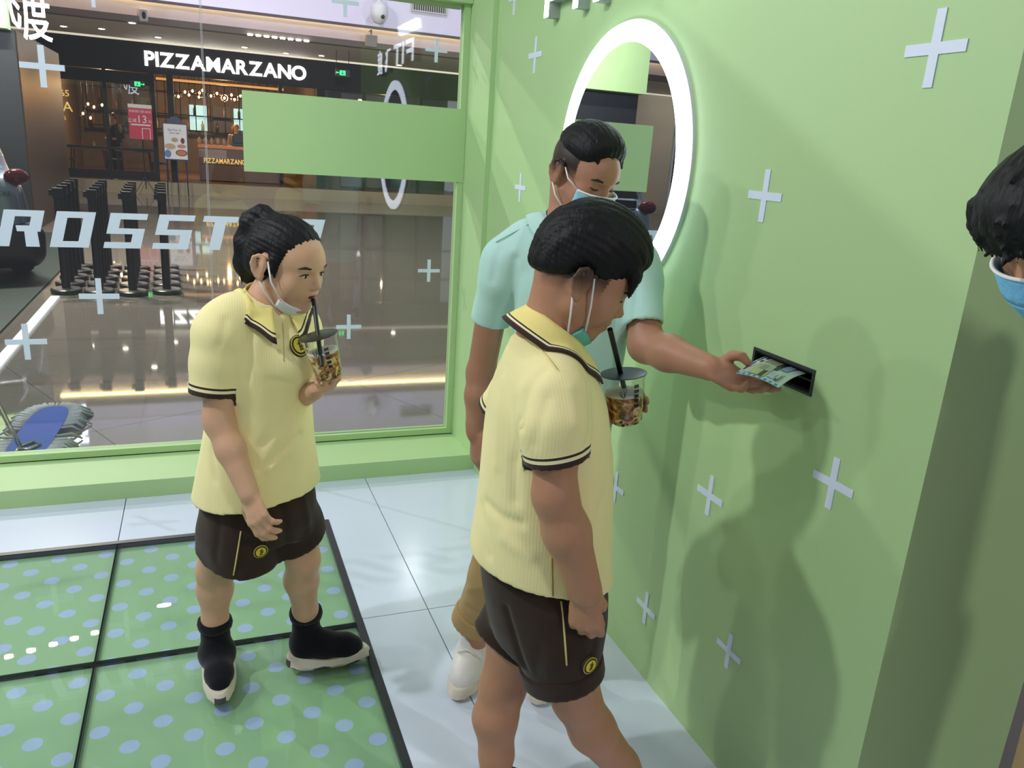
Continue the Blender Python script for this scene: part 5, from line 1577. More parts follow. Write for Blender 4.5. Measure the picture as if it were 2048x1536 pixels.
def chin_mask(hd, root, m, side=-1, d_in=-.235, d_out=-.37, wide=.285):
    R = hd.R; inn, out = [], []
    for i in range(25):
        a_ = -1.25+2.5*i/24; x_ = math.sin(a_); c_ = max(math.cos(a_), 0)
        inn.append(hd.w(wide*x_, .08+.285*c_**.8, d_in-.155*c_))
        out.append(hd.w(wide*.85*x_, .00+.27*c_**.8, d_out-.125*c_))
    strip(inn, out, .006, 'face_mask', m, root, 5)
    k_ = 1 if side < 0 else -2
    e1 = hd.w(side*.350, .035, .085); e2 = hd.w(side*.385, -.075, -.075)
    sg_ = R[0]*side
    c1 = np.array(inn[k_])+sg_*.004; c2 = np.array(out[k_])+sg_*.004
    MB().tube([e1, (e1+c1)/2+sg_*.012, c1], .0022, 6).build('ear_loop', M_LOOP, root, True)
    MB().tube([e2, (e2+c2)/2+sg_*.006, c2], .0021, 6).build('ear_loop', M_LOOP, root, True)

def cuff_ring(name, a, b, r0, r1, m, parent, h=.005):
    """turned-up hem: a short open sleeve of cloth from a to b"""
    a, b = np.asarray(a, float), np.asarray(b, float); u = unit(b-a); r = max(r0, r1)+.03
    lo = np.minimum(a, b)-r; hi = np.maximum(a, b)+r
    S = Vol(lo, hi, h); S.cone(a-u*.04, b+u*.04, r0, r1, 0); S.shell(.013); S.plane(a, -u, .004); S.plane(b, u, .004)
    V, Q = keep_big(*S.mesh()); V = relax(V, Q, 2)
    return mesh_np(name, V, Q, m, parent)

def build_boy():
    D0 = 1.60
    P = lambda x, y, d=0.0: pt(x, y, D0+d)
    fb = unit(HR*.96+HN*.22); lf = np.cross(UP, fb)
    root = thing('person', (0.78, 1.44, 0.0), 'boy in a yellow polo and brown shorts bending over a milk tea cup', 'person')
    fh = unit(HR*math.cos(math.radians(4))+HN*math.sin(math.radians(4)))
    pit = math.radians(26); fw = fh*math.cos(pit)-UP*math.sin(pit); up = UP*math.cos(pit)+fh*math.sin(pit)
    R = frame_from(fw, up); s = .236
    ear = P(1171, 572, -.085); hd = Head(ear+R[0]*.36*s, R, s)
    v = Vol((.46, 1.10, -.02), (1.10, 1.86, 1.58), .0038)
    hd.build(v, chub=1.0)
    nb = P(1096, 668)
    v.cone(hd.w(0, -.10, -.08), nb, .064, .056, .03)
    v.cone(nb, nb-UP*.05-fb*.01, .060, .062, .03)
    ys = (660, 720, 800, 900, 1000, 1100, 1180)
    cs = [P(x, y) for x, y in zip((1096, 1094, 1094, 1092, 1088, 1082, 1085), ys)]
    v.loft([c[2] for c in cs], [c[0] for c in cs], [c[1] for c in cs], [.05, .085, .12, .13, .135, .135, .13], [.045, .065, .09, .105, .115, .12, .115], fb, .02)
    sh, el, wr = P(1110, 812, -.14), P(1110, 990, -.185), P(1170, 1180, -.185)
    v.chain([P(1102, 790, -.06), sh], [.032, .034], .03)
    v.chain([sh, (sh+el)/2, el], [.036, .045, .043], .02)
    v.chain([el, el*.62+wr*.38, wr], [.043, .046, .035], .02)
    fd = unit(P(1172, 1290, -.185)-wr)
    hb = unit(-HN*.95-HR*.15+UP*.1); th = unit(np.cross(fd, hb)); hb = np.cross(th, fd)
    if th @ HR < 0: th = -th
    hand(v, wr, np.array([th, fd, hb]), .168, [(34, 70, 45), (38, 74, 45), (42, 76, 45), (46, 76, 45)], [(.35, .9, -.5), (-.1, .8, -.8), (-.5, .5, -.6)])
    sh2, el2, wr2 = P(1062, 790, .14), P(1003, 868, .20), P(1196, 838, .06)
    v.chain([P(1085, 790, .06), sh2, el2], [.032, .034, .040], .02)
    v.chain([el2, el2*.6+wr2*.4, wr2], [.042, .044, .033], .02)
    cup_c = P(1250, 806, .06)
    fd2 = unit(P(1262, 805, .10)-wr2); th2 = UP; hb2 = unit(np.cross(th2, fd2)); th2 = np.cross(fd2, hb2)
    if hb2 @ HN < 0: hb2 = -hb2
    hand(v, wr2, np.array([th2, fd2, hb2]), .145, [(18, 50, 38), (22, 52, 38), (26, 52, 38), (30, 50, 36)], [(.5, .8, -.9), (.1, .9, -.8), (0, 1, -.3)])
    hipN, hipF = P(1112, 1185, -.07), P(1062, 1185, .08)
    aN = on(1276, 1578, 'z', .09); aF = on(988, 1562, 'z', .09)
    kN, kF = P(1152, 1395, -.05), P(1006, 1372, .05)
    for hip, kn_, an, bk in ((hipN, kN, aN, -fb), (hipF, kF, aF, -fb)):
        v.chain([hip, (hip+kn_)/2, kn_], [.074, .070, .056], .02)
        calf = kn_*.68+an*.32+bk*.012
        v.chain([kn_, calf, kn_*.28+an*.72, an], [.054, .054, .041, .035], .02)
        v.cone(an, an*[1, 1, 0]+UP*.05, .036, .034, .02)
    def stub(x, y, z):
        band_ = np.clip((z-(-.10+.32*np.clip(y, -.3, .1)))/.16, 0, 1)*(y < .17)
        return np.clip(band_*.85, 0, .85)*(z < .3)*(y > -.6)
    o, V, N = body_mesh(v, srgb(184, 136, 106), root, face_paint(hd, .35, srgb(150, 92, 84), stubble=lambda x, y, z: stub(x, y, z)*np.clip((np.abs(x)-.18)/.06+(y < -.2), 0, 1)))
    for g_ in (-1, 1): eye(hd, g_, root, closed=.4)
    # thick bowl of hair with a fringe reaching forward
    hv = Vol(hd.o-np.array([.24, .24, .22]), hd.o+np.array([.26, .24, .26]), .0042)
    hv.ell(hd.w(0, -.03, .285), np.array((.370, .445, .42))*s, R, 0)
    hv.ell(hd.w(0, .17, .35), np.array((.31, .27, .25))*s, R, .05)
    hv.plane(hd.w(0, .0, .20), -R[2]+R[1]*.16, .05)
    lw_ = Vol(hd.o-np.array([.24, .24, .22]), hd.o+np.array([.26, .24, .26]), .0042)
    lw_.ell(hd.w(0, -.04, .15), np.array((.345, .432, .36))*s, R, 0); lw_.ell(hd.w(0, -.2, .0), np.array((.27, .255, .2))*s, R, .05)
    lw_.plane(hd.w(0, .0, .06), -R[2]+R[1]*.45, .02); lw_.plane(hd.w(0, .17, 0), R[1], .02)
    hh_ = np.maximum(.05-np.abs(hv.D-lw_.D), 0)/.05; hv.D = np.minimum(hv.D, lw_.D)-hh_*hh_*.05*.25
    for g_ in (-1, 1): hv.ell(hd.w(g_*.38, -.02, .0), np.array((.08, .115, .15))*s, R, .02, 's')
    rg = np.random.default_rng(3)
    for k_ in range(46):
        x_ = rg.uniform(-.27, .27); L_ = rg.uniform(.10, .22)
        a0 = hd.w(x_, .27+.1*(1-abs(x_)/.3), .33); a1 = hd.w(x_*1.02, .40-.30*abs(x_)**1.3, .26); a2 = hd.w(x_*1.04, .445-.34*abs(x_)**1.3, .20-L_*.6)
        hv.chain([a0, a1, a2], [.055*s, .04*s, .006*s], .006)
    for k_ in range(60):
        a_ = rg.uniform(-2.6, 2.6); x_, y_ = math.sin(a_), -math.cos(a_)
        hv.cone(hd.w(.335*x_, -.04+.43*y_, .22), hd.w(.338*x_, -.04+.432*y_, .10+rg.uniform(-.03, .04)), .03*s, .006*s, .006)
    smooth_hair(hv, hd, root, .0008)
    # shirt
    ys = (690, 706, 738, 800, 900, 1000, 1100, 1180, 1215)
    cs = [P(x, y) for x, y in zip((1096, 1097, 1094, 1094, 1093, 1088, 1080, 1080, 1080), ys)]
    def trunk(T):
        T.loft([c[2] for c in cs], [c[0] for c in cs], [c[1] for c in cs], [.068, .088, .130, .152, .162, .168, .172, .175, .176], [.066, .082, .102, .124, .138, .148, .160, .168, .170], fb, .03, 2.15)
        T.chain([nb-UP*.05-fb*.02, P(1098, 742, -.07), P(1106, 782, -.12)], [.05, .046, .05], .045)
        T.chain([nb-UP*.05-fb*.02, P(1084, 735, .08), P(1070, 765, .13)], [.05, .046, .052], .045)
    cN, cF = P(1116, 919, -.175), P(1000, 822, .20)
    s1 = ([P(1108, 765, -.11), P(1106, 795, -.14), P(1107, 850, -.165), cN], [.056, .066, .070, .066], unit(cN-P(1108, 760, -.165)+HR*.018))
    s2 = ([P(1072, 760, .12), P(1034, 785, .17), cF], [.064, .062, .056], unit(cF-P(1040, 740, .16)))
    cr = [([(1085, 740), (1050, 790), (1036, 850)], .014, -.006), ([(1000, 760), (992, 850), (990, 930)], .015, .004), ([(1030, 850), (1028, 930), (1030, 1000)], .016, -.006),
          ([(965, 1005), (1000, 1035), (1040, 1048)], .012, -.006), ([(955, 1010), (965, 1060), (975, 1110)], .012, -.005), ([(1185, 760), (1190, 830), (1180, 890)], .012, -.005),
          ([(1010, 1080), (1060, 1110)], .018, .004), ([(1210, 1000), (1190, 1060)], .014, -.004), ([(1095, 800), (1080, 850), (1070, 890)], .012, -.003), ([(1140, 780), (1150, 850)], .012, .003)]
    o, V, N = garment('polo_shirt', (.46, 1.12, .56), (1.06, 1.84, 1.36), .0044, trunk, [s1, s2], .010, M_POLO_Y, root,
                      hem=(P(1080, 1118), unit(-UP-fb*.20)), creases=cr, seed=2, collar_cut=(nb+UP*.02, (.054, .054, .05), None), band=.05)
    tl = unit(UP+fb*.5)
    collar(P(1101, 668), lf, unit(fb-UP*.5), tl, .070, .070, .026, .052, .034, M_POLO_C, root, gap=.30, rise=.006, drop=.012, tip=.02, over=(V, N, nb-UP*.14))
    line_on([(1045, 668), (1075, 690), (1100, 712), (1115, 740), (1128, 722)][:4], V, N, .0012, 'shoulder_seam', M_PIPING, root)
    line_on([(1104, 1098), (1104, 1130), (1105, 1165), (1106, 1192)], V, N, .0014, 'side_seam', mat('seam_dark', srgb(150, 128, 60), .8), root)
    # shorts
    ys = (1110, 1170, 1220, 1262)
    cs = [P(x, y) for x, y in zip((1082, 1088, 1092, 1094), ys)]
    def trunk2(T):
        T.loft([c[2] for c in cs], [c[0] for c in cs], [c[1] for c in cs], [.150, .154, .152, .142], [.140, .142, .138, .128], fb, .03, 2.2)
    eN, eF = P(1126, 1345, -.07), P(1008, 1286, .06)
    t1 = ([P(1106, 1200, -.06), P(1112, 1270, -.07), eN], [.104, .098, .088], unit(eN-P(1110, 1240, -.06)+HN*.02))
    t2 = ([P(1058, 1200, .08), P(1028, 1260, .07), eF], [.092, .088, .080], unit(eF-P(1050, 1215, .08)))
    cr = [([(1010, 1220), (1030, 1290), (1048, 1345)], .010, -.008), ([(1080, 1300), (1070, 1350)], .014, -.004), ([(1190, 1290), (1180, 1340)], .014, -.004)]
    o, V2, N2 = garment('shorts', (.46, 1.10, .28), (1.06, 1.86, .80), .0050, trunk2, [t1, t2], .009, M_SHORTS, root, k=.02, stripes=False, creases=cr, wob=.002, seed=6)
    u1 = unit(eN-P(1112, 1270, -.07)); u2 = unit(eF-P(1028, 1260, .07))
    cuff_ring('turned_cuff', eN-u1*.040, eN+u1*.008, .098, .095, M_SHORTS, root)
    cuff_ring('turned_cuff', eF-u2*.040, eF+u2*.008, .090, .087, M_SHORTS, root)
    line_on([(1122, 1202), (1126, 1230), (1129, 1265), (1131, 1300), (1133, 1330)], V2, N2, .0022, 'piping', M_PIPING, root)
    p, n_ = surf_at(1179, 1330, V2, N2); disc_badge(p, n_, UP*.9+HR*.35, .021, .021, root)
    for an, d_ in ((aN, fb), (aF, fb)):
        b_ = an*[1, 1, 0]
        sneaker(root, an, b_-fb*.06, b_+fb*.175, 1.15, mat('dark_sneaker', srgb(28, 28, 34), .6), [M_SOLE_W, M_SOLE_D], name='sneaker', cuff=False, top=.03)
    M_TEAL = mat('mask_teal', srgb(104, 190, 170), .75, bump=(90, .25))
    chin_mask(hd, root, M_TEAL, -1, d_in=-.27, d_out=-.44, wide=.27)
    return hd, cup_c
boy_head, boy_cup = build_boy()

# ======================================================== man
def build_man():
    D0 = 2.12
    P = lambda x, y, d=0.0: pt(x, y, D0+d)
    fb = unit(-HN*.98+HR*.18); lf = np.cross(UP, fb)
    root = thing('person', (0.86, 1.97, 0.0), 'man in a mint polo and khaki trousers reaching a leaflet out of the wall slot', 'person')
    an_ = math.radians(42); fh = unit(-HN*math.cos(an_)+HR*math.sin(an_))
    pit = math.radians(22); fw = fh*math.cos(pit)-UP*math.sin(pit); up = UP*math.cos(pit)+fh*math.sin(pit)
    R = frame_from(fw, up+HR*.06); s = .226
    ear = P(1120, 346, -.06); hd = Head(ear+R[0]*.36*s, R, s)
    v = Vol((.52, 1.36, -.02), (1.262, 2.26, 1.74), .0040)
    hd.build(v)
    nb = P(1142, 458)
    v.cone(hd.w(0, -.10, -.10), nb, .060, .062, .03)
    v.cone(nb, nb-UP*.04, .064, .085, .03)
    ys = (462, 520, 600, 700, 800, 900, 980)
    cs = [P(x, y) for x, y in zip((1142, 1143, 1142, 1136, 1122, 1108, 1100), ys)]
    v.loft([c[2] for c in cs], [c[0] for c in cs], [c[1] for c in cs], [.07, .14, .15, .14, .135, .14, .14], [.06, .08, .095, .095, .095, .1, .1], fb, .02)
    sh, el, wr = P(1000, 535, .0), P(962, 745, .06), P(952, 862, .02)
    v.chain([P(1050, 530, .0), sh, el], [.045, .045, .040], .02)
    v.chain([el, el*.6+wr*.4, wr], [.040, .039, .029], .02)
    fd = unit(P(962, 965, -.02)-wr); hb = unit(-HR*.8-HN*.5); th = unit(np.cross(fd, hb)); hb = np.cross(th, fd)
    if th @ HN > 0: th = -th
    hand(v, wr, np.array([th, fd, hb]), .175, [(20, 34, 22), (24, 36, 24), (28, 38, 24), (32, 38, 24)], [(.5, .9, -.5), (.15, 1, -.4), (0, 1, -.3)])
    sh2, el2, wr2 = P(1278, 540, -.0), P(1292, 690, -.10), P(1418, 735, -.275)
    v.chain([P(1230, 530, .0), sh2, el2], [.045, .047, .045], .02)
    v.chain([el2, el2*.62+wr2*.38, wr2], [.046, .046, .031], .02)
    tipp = P(1524, 783, -.375)
    fd2 = unit(tipp-wr2); palm = unit(UP*.80-HN*.55); th2 = unit(np.cross(fd2, palm)); palm = unit(np.cross(th2, fd2))
    if palm @ UP < 0: palm = -palm
    if th2 @ HN < 0: th2 = -th2
    hand(v, wr2, np.array([th2, fd2, -palm]), .182, [(4, 10, 6), (6, 12, 8), (12, 18, 12), (22, 30, 20)], [(.46, .80, -.90), (-.12, 1, -.42), (-.36, 1, .18)])
    hipR, hipL = P(1038, 960, .02), P(1160, 965, -.0)
    aR = on(945, 1292, 'z', .10); aL = aR+np.array([.235, -.085, 0])
    for hip, an in ((hipR, aR), (hipL, aL)):
        kn_ = hip*.47+an*.53+fb*.03
        v.chain([hip, kn_, an], [.085, .058, .036], .02)
        v.cone(an, an*[1, 1, 0]+UP*.06, .036, .034, .02)
    def stub(x, y, z):
        a_ = np.clip((z+.03-.02*np.abs(y))/.14, 0, 1)*(np.abs(x) > .16)*(y < .16)*(y > -.5)
        b_ = np.clip((z+.05)/.14, 0, 1)*(y < -.15)
        return np.clip(np.maximum(a_, b_)*.97, 0, .95)
    body_mesh(v, srgb(178, 130, 104), root, face_paint(hd, .0, srgb(150, 92, 84), stubble=stub))
    for g_ in (-1, 1): eye(hd, g_, root, closed=1.0)
    hv = Vol(hd.o-np.array([.22, .22, .12]), hd.o+np.array([.22, .22, .24]), .0042)
    hv.ell(hd.w(0, -.05, .195), np.array((.340, .42, .40))*s, R, 0)
    hv.ell(hd.w(0, .10, .35), np.array((.27, .27, .225))*s, R, .05)
    hv.plane(hd.w(0, .0, .15), -R[2]-R[1]*.06, .05)
    hv.plane(hd.w(0, .325, .36), R[1]*.95-R[2]*.30, .02)
    rg = np.random.default_rng(8)
    for k_ in range(70):
        x_ = rg.uniform(-.22, .22); L_ = rg.uniform(.02, .05)
        hv.cone(hd.w(x_, .24, .36), hd.w(x_+.02, .335+L_*.3-.5*abs(x_)**2, .285-L_), .025*s, .005*s, .004)
    for k_ in range(220):
        a_, b_ = rg.uniform(0, 6.28), rg.uniform(0, 1.2)
        d_ = np.array([math.cos(a_)*math.sin(b_)*.34, math.sin(a_)*math.sin(b_)*.42, math.cos(b_)*.40])
        hv.cone(hd.w(*(d_*.96+[0, -.05, .195])), hd.w(*(d_*1.045+[0, -.035, .195])), .018*s, .006*s, .002)
    smooth_hair(hv, hd, root, .0005, 90, 60)
    # polo
    ys = (452, 472, 510, 570, 660, 760, 860, 940, 960)
    cs = [P(x, y) for x, y in zip((1142, 1142, 1142, 1143, 1141, 1130, 1116, 1106, 1104), ys)]
    def trunk(T):
        T.loft([c[2] for c in cs], [c[0] for c in cs], [c[1] for c in cs], [.08, .10, .150, .165, .158, .152, .152, .156, .156], [.072, .08, .105, .118, .118, .116, .118, .122, .122], fb, .03, 2.3)
        T.chain([nb-UP*.02, P(1060, 492, .0), P(1008, 522, .0)], [.062, .06, .062], .05)
        T.chain([nb-UP*.02, P(1225, 495, .0), P(1270, 528, .0)], [.062, .06, .062], .05)
    c1, c2 = P(979, 642, .04), P(1286, 652, -.085)
    s1 = ([P(1016, 525, .0), P(1002, 560, .0), c1], [.062, .060, .054], unit(c1-P(1006, 540, .0)))
    s2 = ([P(1264, 530, .0), P(1278, 565, -.02), c2], [.062, .060, .055], unit(c2-P(1276, 560, -.01)))
    cr = [([(1030, 520), (1024, 580), (1020, 640)], .012, -.006), ([(1000, 500), (985, 560)], .012, -.003), ([(1275, 560), (1268, 640)], .010, -.007), ([(1225, 620), (1215, 700)], .012, -.004), ([(1050, 450), (1030, 500)], .012, .003)]
    o, V, N = garment('polo_shirt', (.54, 1.62, .64), (1.255, 2.24, 1.46), .0050, trunk, [s1, s2], .010, M_MINT, root,
                      hem=(P(1106, 935), -UP), creases=cr, seed=3, stripes=False, collar_cut=(nb+UP*.03, (.068, .068, .06), None))
    collar(nb+UP*.008, lf, fb, UP, .070, .070, .026, .048, .030, M_MINT, root, gap=.34, over=(V, N, nb-UP*.14))
    line_on([(1075, 440), (1040, 462), (1000, 478), (992, 485)], V, N, .0013, 'shoulder_seam', mat('mint_seam', srgb(120, 170, 160), .8), root)
    # trousers
    ys = (900, 960, 1020, 1060)
    cs = [P(x, y) for x, y in zip((1110, 1104, 1100, 1098), ys)]
    def trunk2(T):
        T.loft([c[2] for c in cs], [c[0] for c in cs], [c[1] for c in cs], [.148, .152, .150, .140], [.115, .118, .115, .105], fb, .03, 2.2)
    e1, e2 = aR+UP*.088, aL+UP*.088
    k1, k2 = hipR*.47+aR*.53+fb*.03, hipL*.47+aL*.53+fb*.03
    t1 = ([hipR, k1, e1], [.098, .078, .064], unit(e1-k1)); t2 = ([hipL, k2, e2], [.098, .078, .064], unit(e2-k2))
    cr = [([(930, 1180), (975, 1170)], .010, .004), ([(932, 1215), (975, 1232)], .010, -.004)]
    garment('trousers', (.56, 1.66, .08), (1.255, 2.24, .86), .0055, trunk2, [t1, t2], .009, M_KHAKI, root, k=.02, stripes=False, creases=cr, wob=.003, seed=9)
    for e_, k_ in ((e1, k1), (e2, k2)):
        u_ = unit(e_-k_); cuff_ring('turned_cuff', e_-u_*.045, e_+u_*.008, .074, .073, M_KHAKI, root)
    # white sneakers
    for an, toe in ((aR, on(912, 1403, 'z', 0)), (aL, on(1072, 1412, 'z', 0))):
        d_ = unit((toe-an)*[1, 1, 0]); b_ = an*[1, 1, 0]
        sh_ = sneaker(root, an, toe*[1, 1, 0]-d_*.275, toe, 1.28, M_WHITE_SHOE, [M_SOLE_W, M_SOLE_W], name='white_sneaker', cuff=False, top=.055, rr=1.12)
        sv = np.array([v_.co[:] for v_ in sh_.data.vertices])
        def topz(p_):
            d2 = np.hypot(sv[:, 0]-p_[0], sv[:, 1]-p_[1]); return sv[d2 < .009, 2].max() if (d2 < .009).any() else p_[2]
        sd = np.cross(UP, d_); t0 = toe*[1, 1, 0]
        for q in range(5):
            c_ = t0-d_*(.092+.019*q)
            lp = [c_+sd*k_ for k_ in (-.030, -.018, -.006, .006, .018, .030)]
            MB().tube([p_*[1, 1, 0]+UP*(topz(p_)+.002) for p_ in lp], .0036, 6).build('lace', M_LACE, sh_, True)
    # blue mask
    MB_ = mat('mask_blue', srgb(150, 205, 228), .7, bump=(90, .25))
    worn_mask(hd, root, MB_)
    return hd
def worn_mask(hd, root, m):
    inn, out = [], []
    for i in range(33):
        a_ = -1.3+2.6*i/32; x_ = math.sin(a_); c_ = max(math.cos(a_), 0)
        inn.append(hd.w(.31*x_, .11+.375*c_**.62, -.045-.02*(1-c_)))
        out.append(hd.w(.275*x_, .08+.33*c_**.7, -.34-.11*c_))
    midl = [(np.array(a_)+np.array(b_))/2+hd.R[1]*hd.s*.05*max(math.cos(-1.3+2.6*i_/32), 0) for i_, (a_, b_) in enumerate(zip(inn, out))]
    strip(inn, midl, .004, 'face_mask', m, root, 5); strip(midl, out, .004, 'mask_lower', m, root, 5)
    edge = [p+hd.R[1]*.002 for p in inn]
    MB().tube(edge, .0028, 6).build('mask_edge', M_LOOP, root, True)
    for g_ in (-1, 1):
        e1 = hd.w(g_*.350, .035, .085); e2 = hd.w(g_*.385, -.075, -.09)
        k_ = 0 if g_ < 0 else -1
        c1, c2 = np.array(inn[k_]), np.array(out[k_])
        MB().tube([e1, (e1+c1)/2+hd.R[0]*g_*.012, c1], .0020, 6).build('ear_loop', M_LOOP, root, True)
        MB().tube([e2, (e2+c2)/2+hd.R[0]*g_*.012, c2], .0020, 6).build('ear_loop', M_LOOP, root, True)
man_head = build_man()

# ======================================================== person at the right edge of the picture
def build_bystander():
    D0 = 1.10
    P = lambda x, y, d=0.0: pt(x, y, D0+d)
    root = thing('person', (1.20, .72, 0.0), 'person with bushy black hair and pale blue mask bending in from the right edge', 'person')
    fh = unit(-HR*.92-HN*.38); pit = math.radians(36); fw = fh*math.cos(pit)-UP*math.sin(pit); up = UP*math.cos(pit)+fh*math.sin(pit)
    R = frame_from(fw, up); s = .225
    hd = Head(P(2146, 452), R, s)
    fb = unit(-HR*.9-HN*.4)
    v = Vol((.78, .20, -.14), (1.95, 1.0, 1.72), .006)
    hd.build(v)
    nb = hd.w(0, -.16, -.52)+HR*.25-HN*.02
    v.cone(hd.w(0, -.10, -.1), nb, .058, .06, .03)
    zz = [nb[2]-.02, nb[2]-.12, nb[2]-.3, nb[2]-.48, nb[2]-.62]; cb = [nb-fb*.01*i for i in range(5)]
    v.loft(zz, [c[0] for c in cb], [c[1] for c in cb], [.08, .15, .14, .14, .14], [.06, .09, .09, .09, .09], fb, .02)
    lf = np.cross(UP, fb)
    hips = [cb[4]*[1, 1, 0]+UP*.80+lf*.085*g_ for g_ in (-1, 1)]
    ank = [h_*[1, 1, 0]+UP*(-.03)+lf*.01*g_ for h_, g_ in zip(hips, (-1, 1))]
    for h_, a_ in zip(hips, ank): v.chain([h_, (h_+a_)/2, a_], [.085, .06, .038], .02)
    for g_ in (-1, 1):
        s0 = nb-UP*.09+lf*.16*g_; e0 = s0-UP*.27-fb*.02; w0 = e0-UP*.22+fb*.06
        v.chain([nb-UP*.07+lf*.08*g_, s0, e0, w0], [.045, .045, .04, .03], .02)
        hand(v, w0, np.array([fb, -UP, lf*g_]), .17, [(20, 30, 20)]*4, [(.6, .8, -.4), (.2, 1, -.3), (0, 1, -.3)])
    body_mesh(v, srgb(190, 142, 112), root, face_paint(hd, .0, srgb(150, 92, 84)))
    for g_ in (-1, 1): eye(hd, g_, root, closed=.5)
    hv = Vol(hd.o-np.array([.2, .2, .2]), hd.o+np.array([.2, .2, .22]), .0042)
    hv.ell(hd.w(0, -.03, .19), np.array((.40, .47, .40))*s, R, 0)
    hv.ell(hd.w(0, .20, .29), np.array((.34, .30, .22))*s, R, .04)
    hv.plane(hd.w(0, .0, .04), -R[2]+R[1]*.12, .02)
    rg = np.random.default_rng(11)
    for k_ in range(420):
        u_ = rg.uniform(-.99, .99); a_ = rg.uniform(0, 6.28); q_ = math.sqrt(1-u_*u_)
        d_ = np.array([q_*math.cos(a_)*.40, q_*math.sin(a_)*.47, u_*.40])
        if d_[2] < -.10: continue
        p0 = d_*.93+[0, -.03, .19]; p1 = d_*1.09+[0, -.03, .19]+np.array([rg.uniform(-.03, .03), rg.uniform(-.02, .05), rg.uniform(-.05, .02)])
        if d_[1] > .2: p0 = p0+[0, .06, .03]; p1 = p1+[0, .07, 0]
        hv.cone(hd.w(*p0), hd.w(*p1), .030*s, .004*s, .003)
    for k_ in range(60):
        x_ = rg.uniform(-.3, .3)
        hv.chain([hd.w(x_, .34, .34), hd.w(x_, .46-.4*abs(x_)**1.4, .24), hd.w(x_*1.05, .475-.42*abs(x_)**1.4, .10+rg.uniform(-.06, .05))], [.05*s, .035*s, .005*s], .005)
    smooth_hair(hv, hd, root, .0006)
    worn_mask(hd, root, mat('mask_blue_deep', srgb(120, 190, 232), .7, bump=(90, .25)))
    cl = [nb-fb*.01*i for i in range(5)]; zl = [nb[2], nb[2]-.1, nb[2]-.3, nb[2]-.5, nb[2]-.66]
    def trunk(T):
        T.loft(zl, [c[0] for c in cl], [c[1] for c in cl], [.09, .16, .165, .165, .17], [.08, .11, .12, .12, .125], fb, .03, 2.2)
    tb = []
    for g_ in (-1, 1):
        s0 = nb-UP*.09+lf*.16*g_; e0 = s0-UP*.25-fb*.02
        tb.append(([nb-UP*.08+lf*.09*g_, s0, e0], [.06, .064, .06], -UP))
    garment('shirt', (.78, .20, .5), (1.95, 1.0, 1.45), .008, trunk, tb, .012, cloth_mat('olive_shirt', srgb(120, 112, 78)), root, stripes=False, hem=(cb[4]+UP*.02, -UP))
    tb = [([h_, (h_+a_)/2, a_+UP*.05], [.10, .085, .07], -UP) for h_, a_ in zip(hips, ank)]
    def trunk2(T):
        c_ = cb[4]; T.loft([.92, .84, .76], [c_[0]]*3, [c_[1]]*3, [.155, .16, .15], [.12, .125, .115], fb, .03)
    garment('trousers', (.78, .20, -.12), (1.95, 1.0, 1.0), .008, trunk2, tb, .012, M_KHAKI, root, stripes=False)
    for a_ in ank:
        f_ = a_*[1, 1, 0]
        sneaker(root, a_*[1, 1, 0]+UP*.09, f_-fb*.07, f_+fb*.19, 1.25, mat('dark_sneaker', srgb(28, 28, 34), .6), [M_SOLE_W, M_SOLE_D], name='sneaker', cuff=False, top=.03)
build_bystander()

